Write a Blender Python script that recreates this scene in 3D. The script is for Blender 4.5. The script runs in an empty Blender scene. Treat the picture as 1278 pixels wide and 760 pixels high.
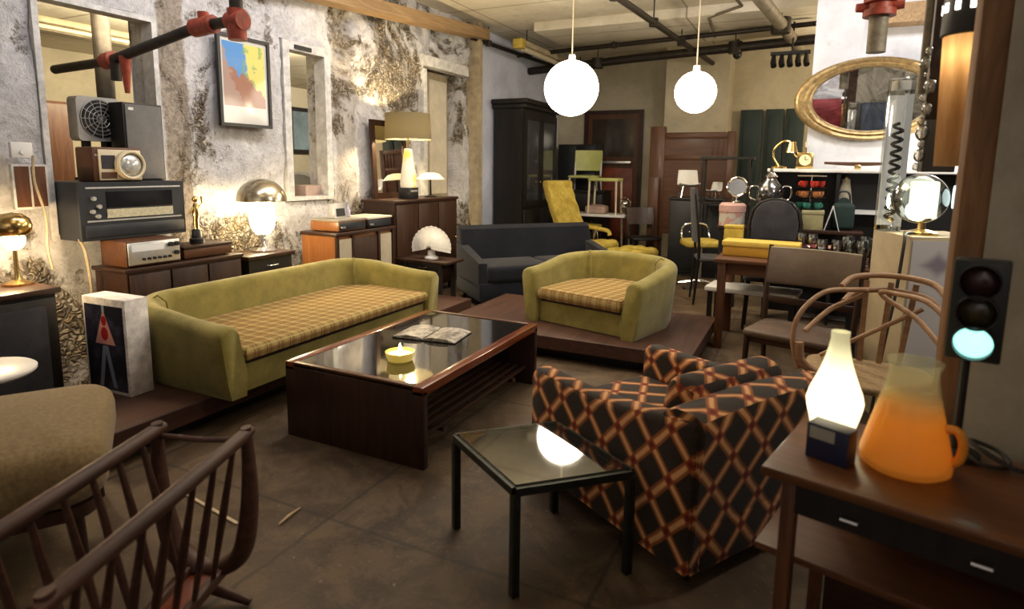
import bpy, bmesh, math, random
from mathutils import Vector, Matrix, noise
random.seed(7)
PI = math.pi
R = math.radians
scn = bpy.context.scene
COL = scn.collection

# ------------------------------------------------------------------ helpers
class MB:
    """collects shapes, then links them as ONE mesh object"""
    def __init__(s):
        s.bm = bmesh.new()
    def _face(s, vs):
        try:
            return s.bm.faces.new(vs)
        except ValueError:
            return None
    def box(s, cx, cy, cz, sx, sy, sz, rz=0.0, bev=0.0, rx=0.0, ry=0.0, seg=2):
        m = Matrix.Translation((cx, cy, cz)) @ Matrix.Rotation(rz, 4, 'Z') @ Matrix.Rotation(ry, 4, 'Y') @ Matrix.Rotation(rx, 4, 'X') @ Matrix.Diagonal((sx, sy, sz, 1))
        r = bmesh.ops.create_cube(s.bm, size=1.0, matrix=m)
        if bev > 0:
            es = list({e for v in r['verts'] for e in v.link_edges})
            bmesh.ops.bevel(s.bm, geom=es, offset=bev, segments=seg, affect='EDGES', profile=0.5)
        return s
    def span(s, x0, x1, y0, y1, z0, z1, bev=0.0):
        return s.box((x0+x1)/2, (y0+y1)/2, (z0+z1)/2, abs(x1-x0), abs(y1-y0), abs(z1-z0), bev=bev)
    def bar(s, p0, p1, w, h=None, up=(0, 0, 1), bev=0.0):
        h = h or w
        p0 = Vector(p0); p1 = Vector(p1); d = p1-p0; L = d.length; d.normalize()
        u = Vector(up)
        if abs(d.dot(u)) > .98: u = Vector((0, 1, 0))
        side = d.cross(u).normalized(); u = side.cross(d)
        m = Matrix((side, d, u)).transposed().to_4x4()
        m.translation = (p0+p1)/2
        r = bmesh.ops.create_cube(s.bm, size=1.0, matrix=m @ Matrix.Diagonal((w, L, h, 1)))
        if bev > 0:
            es = list({e for v in r['verts'] for e in v.link_edges})
            bmesh.ops.bevel(s.bm, geom=es, offset=bev, segments=2, affect='EDGES', profile=0.5)
        return s
    def tube(s, pts, r, seg=10, closed=False, flat=1.0):
        pts = [Vector(p) for p in pts]; n = len(pts)
        rs = r if isinstance(r, (list, tuple)) else [r]*n
        rings = []; prev = None
        for i, p in enumerate(pts):
            if closed: t = pts[(i+1) % n]-pts[i-1]
            else: t = pts[min(i+1, n-1)]-pts[max(i-1, 0)]
            t.normalize()
            if prev is None:
                a = Vector((0, 0, 1)) if abs(t.z) < .9 else Vector((1, 0, 0))
            else: a = prev
            u = (a-t*a.dot(t)).normalized(); prev = u; v = t.cross(u)
            rings.append([s.bm.verts.new(p+(u*math.cos(2*PI*k/seg)+v*math.sin(2*PI*k/seg)*flat)*rs[i]) for k in range(seg)])
        m = n if closed else n-1
        for i in range(m):
            A = rings[i]; B = rings[(i+1) % n]
            for k in range(seg):
                s._face((A[k], A[(k+1) % seg], B[(k+1) % seg], B[k]))
        if not closed:
            s._face(rings[0][::-1]); s._face(rings[-1])
        return s
    def cyl(s, p0, p1, r0, r1=None, seg=16):
        return s.tube([p0, p1], [r0, r0 if r1 is None else r1], seg)
    def lathe(s, prof, c=(0, 0, 0), seg=28, m=None):
        c = Vector(c); rings = []
        for (r, z) in prof:
            if r < 1e-5: ring = [s.bm.verts.new(c+Vector((0, 0, z)))]
            else: ring = [s.bm.verts.new(c+Vector((r*math.cos(2*PI*k/seg), r*math.sin(2*PI*k/seg), z))) for k in range(seg)]
            rings.append(ring)
        for A, B in zip(rings, rings[1:]):
            for k in range(seg):
                a0 = A[k % len(A)]; a1 = A[(k+1) % len(A)]; b0 = B[k % len(B)]; b1 = B[(k+1) % len(B)]
                vs = []
                for v in (a0, a1, b1, b0):
                    if v not in vs: vs.append(v)
                if len(vs) > 2: s._face(vs)
        if len(rings[0]) > 1: s._face(rings[0][::-1])
        if len(rings[-1]) > 1: s._face(rings[-1])
        if m is not None:
            bmesh.ops.transform(s.bm, matrix=m, verts=[v for ring in rings for v in ring])
        return s
    def ball(s, c, r, sc=(1, 1, 1), u=24, v=14):
        m = Matrix.Translation(c) @ Matrix.Diagonal((sc[0], sc[1], sc[2], 1))
        bmesh.ops.create_uvsphere(s.bm, u_segments=u, v_segments=v, radius=r, matrix=m)
        return s
    def prism(s, poly, a, b, axis='z', bev=0.0):
        """polygon extruded between a and b along an axis; poly in the other two axes"""
        def P(p, t):
            if axis == 'z': return (p[0], p[1], t)
            if axis == 'y': return (p[0], t, p[1])
            return (t, p[0], p[1])
        A = [s.bm.verts.new(P(p, a)) for p in poly]; B = [s.bm.verts.new(P(p, b)) for p in poly]
        n = len(poly); fs = [s._face(A[::-1]), s._face(B)]
        for k in range(n): s._face((A[k], A[(k+1) % n], B[(k+1) % n], B[k]))
        if bev > 0:
            es = [e for f in fs if f for e in f.edges]
            bmesh.ops.bevel(s.bm, geom=es, offset=bev, segments=3, affect='EDGES', profile=0.5)
        return s
    def loft(s, rings, cap=True, closed_path=False):
        VR = [[s.bm.verts.new(p) for p in ring] for ring in rings]
        n = len(VR); m = len(VR[0])
        for i in range(n if closed_path else n-1):
            A = VR[i]; B = VR[(i+1) % n]
            for k in range(m): s._face((A[k], A[(k+1) % m], B[(k+1) % m], B[k]))
        if cap and not closed_path:
            s._face(VR[0][::-1]); s._face(VR[-1])
        return s
    def hexa(s, b, t, bev=0.0):
        vb = [s.bm.verts.new(p) for p in b]; vt = [s.bm.verts.new(p) for p in t]
        s._face(vb[::-1]); s._face(vt)
        for k in range(4): s._face((vb[k], vb[(k+1) % 4], vt[(k+1) % 4], vt[k]))
        if bev > 0:
            es = list({e for v in vb+vt for e in v.link_edges})
            bmesh.ops.bevel(s.bm, geom=es, offset=bev, segments=3, affect='EDGES', profile=0.5)
        return s
    def pillow(s, poly, z0, z1, r, dome=0.0, n=4):
        """soft slab over a convex outline, rounded top and bottom edges"""
        N = len(poly); P = [Vector(p) for p in poly]; nor = []
        area2 = sum(P[i].x*P[(i+1) % N].y-P[(i+1) % N].x*P[i].y for i in range(N)); sg = 1 if area2 > 0 else -1
        for i in range(N):
            d = (P[(i+1) % N]-P[i-1]).normalized(); nor.append(Vector((d.y, -d.x))*sg)
        c = sum(P, Vector((0, 0)))/N; rings = []
        for k in range(n+1):
            a = PI/2*k/n; rings.append((r*(1-math.sin(a)), z0+r*(1-math.cos(a))))
        for k in range(n+1):
            a = PI/2*k/n; rings.append((r*(1-math.cos(a)), z1-r*(1-math.sin(a))))
        out = [[(p.x-q.x*i, p.y-q.y*i, z) for p, q in zip(P, nor)] for i, z in rings]
        for f in (.75, .5, .25):
            out.append([(c.x+(p.x-q.x*r-c.x)*f, c.y+(p.y-q.y*r-c.y)*f, z1+dome*(1-f*f)) for p, q in zip(P, nor)])
        s.loft(out); return s
    def build(s, name, mat, parent=None, smooth=40, uv=False, loc=None, rz=None):
        bmesh.ops.recalc_face_normals(s.bm, faces=s.bm.faces)
        if uv:
            lay = s.bm.loops.layers.uv.new('UVMap'); s.bm.normal_update()
            for f in s.bm.faces:
                n = f.normal
                ax = max(range(3), key=lambda i: abs(n[i]))
                for l in f.loops:
                    c = l.vert.co
                    l[lay].uv = (c.y, c.z) if ax == 0 else ((c.x, c.z) if ax == 1 else (c.x, c.y))
        me = bpy.data.meshes.new(name); s.bm.to_mesh(me); s.bm.free()
        if smooth:
            me.shade_smooth(); me.set_sharp_from_angle(angle=R(smooth))
        o = bpy.data.objects.new(name, me); COL.objects.link(o)
        for m in (mat if isinstance(mat, (list, tuple)) else [mat]): me.materials.append(m)
        if parent is not None: o.parent = parent
        if loc is not None: o.location = loc
        if rz is not None: o.rotation_euler = (0, 0, rz)
        return o

def tag(o, label, cat, group=None, kind=None):
    o['label'] = label; o['category'] = cat
    if group: o['group'] = group
    if kind: o['kind'] = kind
    return o
def struct(o):
    o['kind'] = 'structure'; return o
def thing(name, label, cat, loc=(0, 0, 0), rz=0.0, group=None):
    o = bpy.data.objects.new(name, None); COL.objects.link(o)
    o.empty_display_size = .05
    o.location = loc; o.rotation_euler = (0, 0, rz)
    return tag(o, label, cat, group)
def dup(root, loc, rz, label=None, group=None):
    r = root.copy(); COL.objects.link(r); r.location = loc; r.rotation_euler = (0, 0, rz)
    if label: r['label'] = label
    if group: r['group'] = group
    for ch in list(root.children):
        c = ch.copy(); COL.objects.link(c); c.parent = r
        for g in list(ch.children):
            d = g.copy(); COL.objects.link(d); d.parent = c
    return r
def arc(c, r, a0, a1, n, ax='xy', ry=None):
    ry = r if ry is None else ry; out = []
    for i in range(n+1):
        a = R(a0+(a1-a0)*i/n); u = r*math.cos(a); v = ry*math.sin(a)
        out.append({'xy': (c[0]+u, c[1]+v, c[2]), 'xz': (c[0]+u, c[1], c[2]+v), 'yz': (c[0], c[1]+u, c[2]+v)}[ax])
    return out
def smooth_path(pts, n=6, closed=False):
    P = [Vector(p) for p in pts]; out = []; N = len(P)
    for i in range(N if closed else N-1):
        g = (lambda k: P[k % N]) if closed else (lambda k: P[max(0, min(N-1, k))])
        a, b, c, d = g(i-1), g(i), g(i+1), g(i+2)
        for j in range(n):
            t = j/n
            out.append(.5*((2*b)+(c-a)*t+(2*a-5*b+4*c-d)*t*t+(3*b-a-3*c+d)*t**3))
    if not closed: out.append(P[-1])
    return out
def rrect(x0, x1, y0, y1, r, n=5):
    out = []
    for cx, cy, a in ((x1-r, y0+r, -90), (x1-r, y1-r, 0), (x0+r, y1-r, 90), (x0+r, y0+r, 180)):
        for i in range(n+1):
            t = R(a+90*i/n); out.append((cx+r*math.cos(t), cy+r*math.sin(t)))
    return out

# ------------------------------------------------------------------ materials
class NT:
    def __init__(s, name):
        s.m = bpy.data.materials.new(name); s.m.use_nodes = True
        s.t = s.m.node_tree; s.t.nodes.clear()
        s.out = s.n('ShaderNodeOutputMaterial')
    def n(s, typ, **kw):
        x = s.t.nodes.new(typ)
        for k, v in kw.items():
            if k.startswith('_'): setattr(x, k[1:], v)
        return x
    def l(s, a, b): s.t.links.new(a, b)
    def val(s, sock, v):
        if hasattr(v, 'is_output') or isinstance(v, bpy.types.NodeSocket): s.l(v, sock)
        else: sock.default_value = v
    def math(s, op, a, b=None, c=None):
        x = s.t.nodes.new('ShaderNodeMath'); x.operation = op
        s.val(x.inputs[0], a)
        if b is not None: s.val(x.inputs[1], b)
        if c is not None: s.val(x.inputs[2], c)
        return x.outputs[0]
    def mix(s, f, a, b):
        x = s.t.nodes.new('ShaderNodeMix'); x.data_type = 'RGBA'
        s.val(x.inputs[0], f)
        for i, c in ((6, a), (7, b)):
            s.val(x.inputs[i], c if isinstance(c, bpy.types.NodeSocket) else (*c[:3], 1))
        return x.outputs[2]
    def obj(s, sc=(1, 1, 1), kind='Object'):
        tc = s.t.nodes.new('ShaderNodeTexCoord'); mp = s.t.nodes.new('ShaderNodeMapping')
        mp.inputs['Scale'].default_value = sc; s.l(tc.outputs[kind], mp.inputs[0]); return mp.outputs[0]
    def noise(s, vec, scale=5, detail=4, rough=.6, dist=0):
        x = s.t.nodes.new('ShaderNodeTexNoise'); s.l(vec, x.inputs['Vector'])
        x.inputs['Scale'].default_value = scale; x.inputs['Detail'].default_value = detail
        x.inputs['Roughness'].default_value = rough; x.inputs['Distortion'].default_value = dist
        return x.outputs['Fac']
    def ramp(s, f, stops):
        x = s.t.nodes.new('ShaderNodeValToRGB'); s.l(f, x.inputs[0]); e = x.color_ramp.elements
        while len(e) < len(stops): e.new(.5)
        for i, (p, c) in enumerate(stops):
            e[i].position = p; e[i].color = (*c, 1) if len(c) == 3 else c
        return x.outputs[0]
    def step(s, f, lo, hi):
        x = s.t.nodes.new('ShaderNodeMapRange'); x.interpolation_type = 'SMOOTHSTEP'
        s.val(x.inputs[0], f); x.inputs[1].default_value = lo; x.inputs[2].default_value = hi
        return x.outputs[0]
    def bsdf(s, col, rough=.5, metal=0, bump=None, bstr=.3, bdist=.01, emit=None, estr=0, spec=.5, trans=0, ior=1.45, coat=0, alpha=None, sheen=0, sss=0):
        b = s.t.nodes.new('ShaderNodeBsdfPrincipled')
        s.val(b.inputs['Base Color'], col if isinstance(col, bpy.types.NodeSocket) else (*col[:3], 1))
        s.val(b.inputs['Roughness'], rough); s.val(b.inputs['Metallic'], metal)
        b.inputs['Specular IOR Level'].default_value = spec
        b.inputs['Transmission Weight'].default_value = trans; b.inputs['IOR'].default_value = ior
        b.inputs['Coat Weight'].default_value = coat; b.inputs['Coat Roughness'].default_value = .08
        b.inputs['Sheen Weight'].default_value = sheen
        if emit is not None:
            s.val(b.inputs['Emission Color'], emit if isinstance(emit, bpy.types.NodeSocket) else (*emit, 1))
            s.val(b.inputs['Emission Strength'], estr)
        if bump is not None:
            n = s.t.nodes.new('ShaderNodeBump'); n.inputs['Strength'].default_value = bstr; n.inputs['Distance'].default_value = bdist
            s.l(bump, n.inputs['Height']); s.l(n.outputs[0], b.inputs['Normal'])
        s.l(b.outputs[0], s.out.inputs[0]); return s.m

def plain(name, col, rough=.5, metal=0, var=.25, scale=6, bump=0, **kw):
    t = NT(name); f = t.noise(t.obj(), scale, 5, .65)
    lo = tuple(c*(1-var) for c in col); hi = tuple(min(1, c*(1+var)) for c in col)
    c = t.ramp(f, [(.3, lo), (.7, hi)])
    return t.bsdf(c, rough, metal, bump=f if bump else None, bstr=bump, **kw)
def wood(name, c1, c2, axis='y', rough=.42, scale=1.0, coat=.06, spec=.4):
    t = NT(name)
    sc = {'x': (1.2, 14, 14), 'y': (14, 1.2, 14), 'z': (14, 14, 1.2)}[axis]
    v = t.obj(tuple(k*scale for k in sc)); f = t.noise(v, 1.6, 6, .65, 1.2)
    c = t.ramp(f, [(.25, c1), (.55, tuple((a+b)/2 for a, b in zip(c1, c2))), (.75, c2)])
    return t.bsdf(c, rough, bump=f, bstr=.08, bdist=.004, coat=coat, spec=spec)
def fabric(name, c1, c2, scale=90, rough=.9, nap=3.0, sheen=.15):
    t = NT(name); o = t.obj(); a = t.noise(o, scale, 3, .7); b = t.noise(o, nap, 5, .7)
    c = t.mix(t.step(b, .3, .7), c1, c2); c = t.mix(t.math('MULTIPLY', a, .45), c, tuple(k*.45 for k in c1))
    return t.bsdf(c, rough, bump=a, bstr=.35, bdist=.004, sheen=sheen, spec=.2)
def glow(name, col, strength, base=(.8, .8, .8)):
    t = NT(name); return t.bsdf(base, .4, emit=col, estr=strength)
def glassy(name, tint=(1, 1, 1), gloss=.12, rough=.02):
    """thin glass: transparent with a Fresnel reflection"""
    t = NT(name)
    tr = t.n('ShaderNodeBsdfTransparent'); tr.inputs[0].default_value = (*tint, 1)
    gl = t.n('ShaderNodeBsdfGlossy'); gl.inputs['Roughness'].default_value = rough
    fr = t.n('ShaderNodeFresnel'); fr.inputs[0].default_value = 1.5
    mx = t.n('ShaderNodeMixShader'); t.l(t.math('ADD', fr.outputs[0], gloss), mx.inputs[0])
    t.l(tr.outputs[0], mx.inputs[1]); t.l(gl.outputs[0], mx.inputs[2]); t.l(mx.outputs[0], t.out.inputs[0])
    return t.m

M = {}
M['walnut_y'] = wood('dark walnut along y', (.014, .006, .004), (.06, .024, .013), 'y')
M['walnut_x'] = wood('dark walnut along x', (.014, .006, .004), (.06, .024, .013), 'x')
M['walnut_z'] = wood('dark walnut upright', (.014, .006, .004), (.06, .024, .013), 'z')
M['brown_y'] = wood('brown wood along y', (.05, .018, .008), (.15, .06, .025), 'y')
M['brown_x'] = wood('brown wood along x', (.05, .018, .008), (.15, .06, .025), 'x')
M['brown_z'] = wood('brown wood upright', (.05, .018, .008), (.15, .06, .025), 'z')
M['rose_y'] = wood('red rosewood along y', (.09, .018, .007), (.24, .055, .016), 'y', .25, coat=.5)
M['rose_x'] = wood('red rosewood along x', (.09, .018, .007), (.24, .055, .016), 'x', .25, coat=.5)
M['desk_wood'] = wood('dark teak desk veneer', (.06, .022, .009), (.17, .068, .024), 'x', .3, coat=.15)
M['rack_wood'] = wood('oiled dark teak', (.03, .012, .008), (.1, .042, .026), 'x', .5, coat=0)
M['teak_x'] = wood('warm teak along x', (.16, .055, .016), (.34, .13, .04), 'x', .3, coat=.3)
M['teak_z'] = wood('warm teak upright', (.2, .07, .02), (.36, .14, .04), 'z', .35, coat=.2)
M['pale_wood'] = wood('pale raw timber', (.2, .12, .055), (.42, .28, .14), 'y', .7, coat=0)
M['post_wood'] = wood('rough post timber', (.11, .055, .025), (.32, .17, .08), 'z', .7, coat=0)
M['deck'] = wood('worn red brown deck boards', (.03, .013, .009), (.1, .042, .026), 'y', .55, .6, coat=.05)
M['black_wood'] = wood('black stained wood', (.006, .005, .005), (.02, .016, .014), 'z', .45)
M['olive'] = fabric('olive green velvet', (.2, .165, .036), (.31, .255, .062), 120, .85, 6, .25)
M['navy'] = fabric('navy blue cloth', (.004, .005, .009), (.01, .011, .018), 120)
M['tweed'] = fabric('brown tweed', (.17, .115, .05), (.27, .19, .09), 150, .95, 60)
M['mauve'] = fabric('mauve brown upholstery', (.16, .12, .095), (.24, .18, .14), 110)
M['gold'] = fabric('mustard yellow vinyl', (.42, .3, .05), (.72, .55, .12), 20, .45, 8, 0)
M['lime'] = plain('pale lime plastic', (.5, .52, .17), .4, var=.12)
M['grey_cloth'] = fabric('grey speaker cloth', (.16, .155, .145), (.24, .23, .22), 160)
M['cream_cloth'] = fabric('cream speaker cloth', (.36, .31, .22), (.48, .42, .31), 160)
M['charcoal'] = fabric('charcoal cloth', (.035, .033, .038), (.07, .066, .07), 120)
M['black'] = plain('matte black', (.012, .012, .013), .45, var=.3)
M['black_metal'] = plain('black metal', (.02, .018, .016), .4, .6, var=.3)
M['gunmetal'] = plain('dark grey green steel', (.032, .035, .03), .4, .7, var=.3, scale=20)
M['slate'] = plain('blue black cabinet paint', (.018, .021, .028), .4, var=.25)
M['chrome'] = plain('chrome', (.75, .75, .75), .08, 1, var=.05)
M['brass'] = plain('brass', (.75, .52, .2), .2, 1, var=.1)
M['antique_gold'] = plain('antique gilt', (.36, .25, .11), .42, .6, var=.45, scale=25, bump=.2)
M['white'] = plain('white enamel', (.72, .71, .68), .35, var=.06)
M['cream'] = plain('cream card', (.62, .55, .42), .7, var=.12)
M['ivory'] = plain('ivory plastic', (.62, .54, .38), .4, var=.1)
M['silver'] = plain('brushed silver', (.6, .6, .6), .32, .7, var=.1, scale=40)
M['red_paint'] = plain('red sprinkler paint', (.3, .05, .025), .5, var=.4, scale=20)
M['iron'] = plain('dark iron pipe', (.035, .028, .022), .55, .5, var=.4, scale=14)
M['pipe_pale'] = plain('dusty pipe', (.2, .17, .12), .6, .2, var=.4, scale=14)
M['mirror'] = plain('mirror glass', (.85, .85, .85), .015, 1, var=.01)
M['black_glass'] = plain('dark table glass', (.012, .011, .01), .03, 0, var=.1, spec=.9, coat=1)
M['glass'] = glassy('clear glass', (.96, .97, .96))
M['smoke_glass'] = glassy('smoked table glass', (.62, .64, .58), .3, .04)
M['rattan'] = wood('bent ash wood', (.24, .13, .065), (.46, .28, .16), 'x', .5, coat=.1)
M['paper_box'] = plain('white carton', (.6, .57, .55), .7, var=.1)
M['cord'] = plain('black cord', (.015, .013, .012), .6)
M['cord_tan'] = plain('dusty tan cord', (.4, .32, .2), .7)
M['teal'] = wood('dark teal paint', (.012, .024, .026), (.032, .05, .05), 'z', .6, coat=0)

def m_plaid():
    t = NT('tan plaid wool'); v = t.obj(kind='UV'); sp = t.n('ShaderNodeSeparateXYZ'); t.l(v, sp.inputs[0])
    base = t.noise(t.obj(), 150, 3, .7); c = t.mix(t.step(base, .25, .75), (.3, .19, .075), (.44, .31, .13))
    def stripes(ax, per, off, w, col, strg, c):
        f = t.math('FRACT', t.math('ADD', t.math('DIVIDE', sp.outputs[ax], per), off+50))
        d = t.math('ABSOLUTE', t.math('SUBTRACT', f, .5))
        k = t.math('MULTIPLY', t.math('SUBTRACT', 1.0, t.step(d, w*.6, w)), strg)
        return t.mix(k, c, col)
    for ax in (0, 1):
        c = stripes(ax, .085, .0, .16, (.16, .075, .02), .5, c)
        c = stripes(ax, .085, .3, .05, (.09, .045, .018), .75, c)
        c = stripes(ax, .085, .62, .05, (.42, .38, .14), .6, c)
    return t.bsdf(c, .95, bump=base, bstr=.3, bdist=.004, spec=.15)
M['plaid'] = m_plaid()

def m_lattice():
    t = NT('orange lattice velvet'); v = t.obj(kind='UV'); sp = t.n('ShaderNodeSeparateXYZ'); t.l(v, sp.inputs[0])
    S = .172
    wob = t.math('MULTIPLY', t.math('SUBTRACT', t.noise(t.obj(), 9, 2, .5), .5), .02)
    a = t.math('ADD', sp.outputs[0], wob); b = t.math('MULTIPLY', sp.outputs[1], .92)
    p = t.math('DIVIDE', t.math('ADD', a, b), S); q = t.math('DIVIDE', t.math('SUBTRACT', a, b), S)
    def dist(x):
        f = t.math('FRACT', t.math('ADD', x, 100.0)); return t.math('ABSOLUTE', t.math('SUBTRACT', f, .5))
    dp, dq = dist(p), dist(q)
    mn = t.math('MINIMUM', dp, dq); mx = t.math('MAXIMUM', dp, dq)
    nap = t.noise(t.obj(), 140, 3, .7)
    bar = t.math('SUBTRACT', 1.0, t.step(mn, .13, .17)); core = t.math('SUBTRACT', 1.0, t.step(mn, .03, .1))
    node = t.math('SUBTRACT', 1.0, t.step(mx, .12, .17)); dot = t.math('SUBTRACT', 1.0, t.step(mx, .05, .09))
    c = t.mix(t.step(nap, .3, .7), (.012, .008, .006), (.032, .02, .013))
    c = t.mix(bar, c, (.26, .075, .016)); c = t.mix(core, c, (.7, .36, .15))
    c = t.mix(node, c, (.26, .045, .01)); c = t.mix(dot, c, (.12, .012, .006))
    c = t.mix(t.math('MULTIPLY', nap, .35), c, (.01, .006, .004))
    return t.bsdf(c, .8, bump=nap, bstr=.3, bdist=.004, sheen=.1, spec=.2)
M['lattice'] = m_lattice()

def m_stone():
    t = NT('peeling plaster over stone'); o = t.obj()
    big = t.noise(o, 1.1, 8, .7, .6); mid = t.noise(o, 5, 8, .75, .8); fine = t.noise(o, 26, 6, .7)
    plaster = t.mix(t.step(mid, .3, .7), (.5, .485, .49), (.78, .77, .78))
    plaster = t.mix(t.math('MULTIPLY', t.step(fine, .52, .72), .6), plaster, (.24, .21, .185))
    va = t.n('ShaderNodeVectorMath'); va.operation = 'MULTIPLY_ADD'; nz = t.n('ShaderNodeTexNoise'); t.l(o, nz.inputs['Vector']); nz.inputs['Scale'].default_value = 9
    t.l(nz.outputs['Color'], va.inputs[0]); va.inputs[1].default_value = (.16, .16, .16); t.l(o, va.inputs[2])
    vc = t.n('ShaderNodeTexVoronoi'); t.l(va.outputs[0], vc.inputs['Vector']); vc.inputs['Scale'].default_value = 24
    sc_ = t.n('ShaderNodeSeparateColor'); t.l(vc.outputs['Color'], sc_.inputs[0])
    stone = t.mix(sc_.outputs[0], (.14, .11, .08), (.58, .52, .43))
    stone = t.mix(t.math('MULTIPLY', t.step(sc_.outputs[1], .65, .85), .5), stone, (.4, .3, .17))
    stone = t.mix(t.math('MULTIPLY', t.step(fine, .45, .7), .5), stone, (.07, .05, .035))
    sp = t.n('ShaderNodeSeparateXYZ'); t.l(o, sp.inputs[0])
    low = t.math('SUBTRACT', 1.0, t.step(sp.outputs[2], .5, 1.35))
    far = t.math('MULTIPLY', t.step(sp.outputs[1], 4.0, 5.2), t.step(sp.outputs[2], 1.2, 2.2))
    edge = t.math('ADD', t.math('ADD', big, t.math('MULTIPLY', low, .17)), t.math('MULTIPLY', far, .11))
    k = t.step(t.math('ADD', edge, t.math('MULTIPLY', t.math('SUBTRACT', mid, .5), .35)), .565, .65)
    c = t.mix(k, plaster, stone)
    yw = t.math('ADD', sp.outputs[1], t.math('MULTIPLY', t.math('SUBTRACT', mid, .5), .12))
    for y0, y1, st_ in ((2.9, 3.13, .8), (4.66, 5.0, .45)):
        band = t.math('MULTIPLY', t.step(yw, y0, y0+.03), t.math('SUBTRACT', 1.0, t.step(yw, y1-.03, y1)))
        c = t.mix(t.math('MULTIPLY', band, st_), c, t.mix(t.step(fine, .35, .65), (.16, .115, .07), (.4, .33, .24)))
    vo = t.n('ShaderNodeTexVoronoi'); vo.feature = 'DISTANCE_TO_EDGE'; t.l(va.outputs[0], vo.inputs['Vector']); vo.inputs['Scale'].default_value = 24
    crack = t.math('MULTIPLY', t.math('SUBTRACT', 1.0, t.step(vo.outputs[0], .02, .2)), t.math('MULTIPLY', k, .65))
    c = t.mix(crack, c, (.03, .024, .018))
    h = t.math('ADD', t.math('ADD', t.math('MULTIPLY', mid, .7), t.math('MULTIPLY', fine, .4)), t.math('MULTIPLY', t.math('MULTIPLY', t.step(vo.outputs[0], .0, .3), k), .5))
    return t.bsdf(c, .9, bump=h, bstr=.9, bdist=.05, spec=.2)
M['stone'] = m_stone()
def m_floor():
    t = NT('worn dark concrete'); o = t.obj(); big = t.noise(o, .8, 6, .7, .4); mid = t.noise(o, 4, 7, .75, .5); fine = t.noise(o, 38, 4, .7)
    c = t.mix(t.step(big, .35, .65), (.036, .021, .011), (.08, .05, .027))
    c = t.mix(t.math('MULTIPLY', t.step(mid, .42, .62), .75), c, (.125, .085, .048))
    c = t.mix(t.math('MULTIPLY', t.step(fine, .63, .7), .65), c, (.26, .2, .13))
    sp = t.n('ShaderNodeSeparateXYZ'); t.l(o, sp.inputs[0])
    wv = t.math('ADD', sp.outputs[0], t.math('MULTIPLY', t.math('SUBTRACT', mid, .5), .05))
    s = t.math('ABSOLUTE', t.math('SUBTRACT', t.math('FRACT', t.math('ADD', t.math('DIVIDE', wv, 1.1), 20.0)), .5))
    c = t.mix(t.math('MULTIPLY', t.math('SUBTRACT', 1.0, t.step(s, .004, .012)), .6), c, (.02, .015, .01))
    s2 = t.math('ABSOLUTE', t.math('SUBTRACT', t.math('FRACT', t.math('ADD', t.math('DIVIDE', sp.outputs[1], 1.45), 20.3)), .5))
    c = t.mix(t.math('MULTIPLY', t.math('SUBTRACT', 1.0, t.step(s2, .003, .009)), .55), c, (.02, .015, .01))
    r = t.math('ADD', .42, t.math('MULTIPLY', mid, .4))
    return t.bsdf(c, r, bump=t.math('ADD', mid, t.math('MULTIPLY', fine, .4)), bstr=.3, bdist=.012, spec=.4)
M['floor'] = m_floor()
def m_ceiling():
    t = NT('dirty whitewashed ceiling'); o = t.obj(); a = t.noise(o, .9, 7, .7, .5); b = t.noise(o, 7, 6, .7)
    c = t.mix(t.step(a, .3, .7), (.6, .545, .43), (.8, .745, .62)); c = t.mix(t.math('MULTIPLY', t.step(b, .52, .75), .5), c, (.42, .36, .26))
    sp = t.n('ShaderNodeSeparateXYZ'); t.l(o, sp.inputs[0])
    for ax, per, w in ((1, 1.25, .012), (0, 2.4, .006)):
        s = t.math('ABSOLUTE', t.math('SUBTRACT', t.math('FRACT', t.math('ADD', t.math('DIVIDE', sp.outputs[ax], per), 20.1)), .5))
        c = t.mix(t.math('MULTIPLY', t.math('SUBTRACT', 1.0, t.step(s, w*.5, w)), .65), c, (.16, .12, .07))
    return t.bsdf(c, .85, bump=b, bstr=.3, bdist=.02, spec=.2)
M['ceiling'] = m_ceiling()
def m_plaster(name, c1, c2, c3, sc=1.5):
    t = NT(name); o = t.obj(); a = t.noise(o, sc, 7, .7, .4); b = t.noise(o, 9, 6, .7)
    c = t.mix(t.step(a, .35, .65), c1, c2); c = t.mix(t.math('MULTIPLY', t.step(b, .55, .75), .45), c, c3)
    return t.bsdf(c, .85, bump=b, bstr=.25, bdist=.015, spec=.25)
M['beige_wall'] = m_plaster('beige painted wall', (.42, .37, .27), (.52, .46, .34), (.31, .26, .17))
M['blue_wall'] = m_plaster('blue white wall with cool light tint', (.5, .53, .66), (.64, .68, .82), (.36, .37, .46))  # blue-white wall, its colour pushed bluer to suggest cool light
M['white_wall'] = m_plaster('white painted wall', (.55, .55, .57), (.68, .68, .7), (.42, .4, .38))
M['grey_wall'] = m_plaster('grey plaster wall', (.27, .245, .2), (.37, .34, .285), (.19, .165, .13))
M['trim_white'] = plain('chipped white paint', (.55, .54, .52), .6, var=.3, scale=14, bump=.2)
M['trim_beige'] = plain('beige trim', (.38, .31, .2), .6, var=.3, scale=9)

# ------------------------------------------------------------------ the setting
H_CEIL = 3.3
b = MB(); b.span(-9, 4.5, -3, 12, -.12, 0); struct(b.build('floor', M['floor'], smooth=0))
b = MB(); b.span(-9, 4.5, -3, 12, H_CEIL, H_CEIL+.12); struct(b.build('ceiling', M['ceiling'], smooth=0))

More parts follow.
